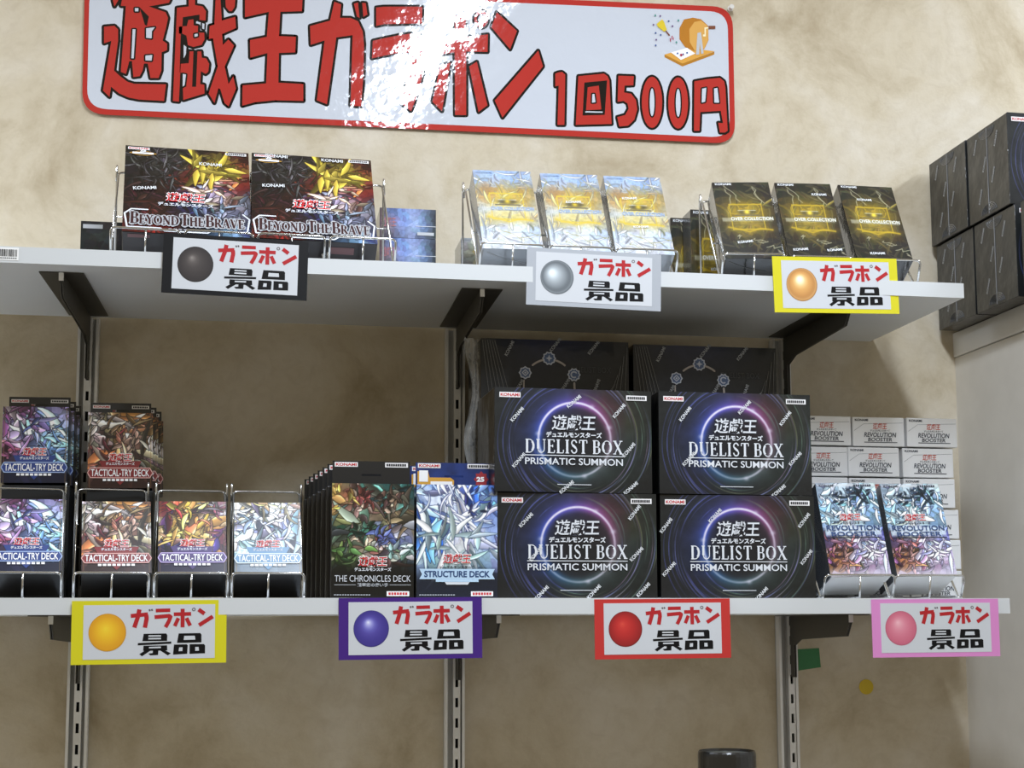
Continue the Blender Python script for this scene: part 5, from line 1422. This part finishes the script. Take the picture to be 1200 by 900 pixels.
me_rev_c = mesh_of(lambda mb: mb.tube([(-VW / 2 + 0.002, -0.0001, 0.020), (-0.02, -0.0001, 0.029), (VW / 2 - 0.002, -0.0001, 0.031)], 0.0003, 5), 'film_crease', mat('film_crease_pale', 'a8acb0', 0.2, coat=1.0))
def small_silver(label, group):
    t = thing('small_carton')
    part('carton', me_rev, t)
    part('title_lettering', me_rev_t, t)
    part('logo_lettering', me_rev_l, t)
    part('brand_lettering', me_rev_b, t)
    part('film_crease', me_rev_c, t)
    tag(t, label, 'box', group)
    return t
proto_s = small_silver('', '')
colx = [0.5640, 0.6375, 0.7105]
jit = {0: [0.0, 0.0, 0.0], 1: [-0.0045, -0.0085, -0.0060], 2: [-0.0060, -0.0070, -0.0065], 3: [-0.0030, -0.0030, -0.0010], 4: [0.0, 0.001, -0.0010], 5: [0.0, 0.0, 0.0]}
cn = ['in the column beside the black boxes', 'in the middle column', 'in the column nearest the side panel']
rn = ['topmost', 'second from the top', 'third from the top', 'fourth from the top', 'fifth from the top', 'lowest']
first = True
for c in range(3):
    for r in range(6):
        o = proto_s if first else dup(proto_s)
        first = False
        place(o, colx[c] + jit[r][c], -0.1300 + 0.002 * ((r + c) % 2), (5 - r) * 0.0396 + 0.0002, [0.5, -0.6, 1.2][(r + c) % 3])
        tag(o, 'small silver carton, %s %s' % (rn[r], cn[c]), 'box', 'pile of small silver cartons')
RW_, RH_, RT_ = 0.0745, 0.1215, 0.060
A = Art(RW_, RH_, 140, 71)
REV = ['c8d4dc d8e2ea d0dce4 d8e4ec d0d8dc 8a9a90', '8aa0b0 5a7488 c8dce8 3a5060 98b4c8 b8ccd8', 'a8c0d0 e0ecf4 4a6478 8aa8c0 2a3c4c 98b4c8', '7aa0c0 b0ccdc c8dce8 5a7c98 a8c8dc 6a88a0', '98b8d0 8ab0cc d4e4ee a8c4d8 8ab0cc a8c4d8', 'b0c4d4 8aa8c4 c8d8e4 b8ccdc 7a9cbc 98b0c8', '6a80a0 a8bcd0 c8d4e0 b8c4d4 8aa0bc 5a60a0', '3a3a5a 8a7a98 6a6478 8a8494 a8a0b8 4a4aa0', '5a3a4a 6a4a5c 7a7480 8a8490 6a70a8 8a90c0', '8a5a48 a87a50 5a3a48 9a94a0 d8ccd0 8a88b8', '6a4038 b88a58 7a4c40 a890a8 c8b4bc 9a90b8', '7a5a58 8a6a50 8a6a80 c0a8b8 8a809c c0b8cc', 'c8bcc4 c0b4c0 c8c0cc d4ccd8 c8c4d4 d0ccd8']
A.field(REV, warp=0.08, jitter=0.08, shards=120, mix=0.7, edge=0.3, stretch=1.2)
A.blades(REV, 85, 31, (0.16, 0.48), (0.018, 0.07), region=(-0.05, 0.03, 1.0, 0.92), dark='182430', jit=0.12, curl=1.6, shine=1.0)
A.blades(['dfe9f0 c8d8e4', 'e8f0f4 b8ccd8'], 30, 32, (0.10, 0.30), (0.012, 0.035), region=(0.0, 0.04, 1.0, 0.42), dark='26384a', jit=0.06, curl=1.8, shine=0.8)
A.blades(['16222e 22323f', '1a2632 2a3c4c'], 22, 33, (0.06, 0.18), (0.012, 0.028), region=(0.15, 0.06, 0.85, 0.26), dark='0c141c', jit=0.04, curl=1.0, shine=0.4)
A.blades(['7a4a48 a8784c', '5a3a58 c8a070'], 30, 34, (0.08, 0.22), (0.012, 0.04), region=(0.02, 0.62, 0.45, 0.88), dark='201420', jit=0.1, curl=1.6, shine=0.8)
A.blades(['5a58a8 d8d0e0', '8a80b8 e0d8e0'], 26, 35, (0.08, 0.24), (0.012, 0.04), region=(0.5, 0.58, 0.98, 0.88), dark='241c3c', jit=0.1, curl=1.6, shine=0.8)
A.rect(0.02, 0.455, 0.98, 0.585, 'd4e0ea', 0.80, 0.03)
A.vgrad(0.90, 1.0, 'd4ccd8', 0.8)
A.contrast(1.15, 0.5)
A.rect(0.0, 0.0, 1.0, 0.045, 'dfe4e8', 0.8, 0.02)
me_rb = A.mesh('front_print', mat('printed_silver_foil'))
me_rbc = MB().box(-RW_ / 2, RW_ / 2, 0.0004, RT_, 0, RH_).mesh('carton', mat('dark_silver_carton', '6c7076', 0.25, metal=0.3, coat=0.6, bump=0.1, bump_scale=25), bevel=0.0008)
me_rbb = MB().box(-RW_ / 2 + 0.001, RW_ / 2 - 0.001, 0.001, RT_ - 0.001, -0.0006, 0.0006).mesh('bottom_flap', sv)
def rev_box(label):
    t = thing('booster_carton')
    part('carton', me_rbc, t)
    part('front_print', me_rb, t)
    part('bottom_flap', me_rbb, t)
    logo(t, -0.001, 0.0760, 0.0260, 0.0092, subw=1.1, subm=mat('slate_ink'))
    build('title_lettering', put_text(MB(), 'REVOLUTION', 0.0, 0.0618, 0.0660, 0.0068, -0.0011, bold=0.02), mat('steel_blue_ink', '2c4676', 0.35), t)
    build('title_lettering', put_text(MB(), 'BOOSTER', 0.0, 0.0540, 0.0560, 0.0060, -0.0011, bold=0.02), mat('steel_blue_ink'), t)
    ln = MB()
    ln.poly([(-0.033, 0.0490), (0.034, 0.0490), (0.034, 0.0500), (-0.033, 0.0500)], -0.0009)
    build('title_rule', ln, mat('slate_ink'), t)
    sm = put_text(MB(), 'KONAMI', -0.024, RH_ - 0.0035, 0.019, 0.0030, -0.0008, bold=0.02)
    for k in range(8):
        sm.poly([(0.010 + k * 0.0028, RH_ - 0.0048), (0.0121 + k * 0.0028, RH_ - 0.0048), (0.0121 + k * 0.0028, RH_ - 0.0024), (0.010 + k * 0.0028, RH_ - 0.0024)], -0.0008)
    build('corner_lettering', sm, mat('slate_ink'), t)
    tag(t, label, 'box', 'leaning blue and white cartons')
    return t
place(rev_box('tall blue and white carton leaning in its rack beside the black ring boxes'), 0.5506, -0.2635, 0.0262, -2.8, 20.0, -1.0)
place(rev_box('tall blue and white carton leaning in its rack nearest the side panel'), 0.6338, -0.2635, 0.0268, -2.7, 20.5, -1.0)

# --- black round container below the lower shelf, on its stand
t = thing('round_container', (0.3860, -0.2500, -1.45))
R_ = 0.0335
zt = 1.45 - 0.1745
prof = [(0.0, 0.0), (R_, 0.0), (R_, zt - 0.0050), (R_ * 0.985, zt - 0.0020), (R_ * 0.955, zt), (R_ * 0.93, zt), (R_ * 0.90, zt - 0.0040), (0.0, zt - 0.0045)]
def lathe(prof, n=40):
    mb = MB()
    v = [(r * math.cos(2 * math.pi * k / n), r * math.sin(2 * math.pi * k / n), z) for r, z in prof for k in range(n)]
    f = [(i * n + k, i * n + (k + 1) % n, (i + 1) * n + (k + 1) % n, (i + 1) * n + k) for i in range(len(prof) - 1) for k in range(n)]
    return mb.add(v, f)
LZ = -0.6200 + 1.45
prof2 = [(R_ * 0.9, LZ), (R_ * 0.98, LZ + 0.002)] + [(r, z) for r, z in prof[2:]]
build('body', lathe([(0.0005, LZ)] + prof2), mat('black_plastic', '0d0e0f', 0.28, coat=0.6), t, smooth=False)
build('lid_inset', lathe([(0.0004, zt - 0.0040), (R_ * 0.90, zt - 0.0036), (R_ * 0.90, zt - 0.0030), (0.0004, zt - 0.0030)]), mat('lid_grey', '5a5c58', 0.35), t)
tag(t, 'black round container with a grey lid, standing under the lower shelf', 'container')
s3 = thing('shelf_board', (0, 0, -0.62))
build('board', MB().box(-0.95, 0.7267, -D + 0.0008, -0.017, -T, 0), white_lam, s3, bevel=0.0006)
build('edge_band', MB().box(-0.95, 0.7269, -D, -D + 0.0008, -T, 0), edge_m, s3)
tag(s3, 'lowest white shelf board, under the black round container', 'shelf')
bpy.context.view_layer.update()
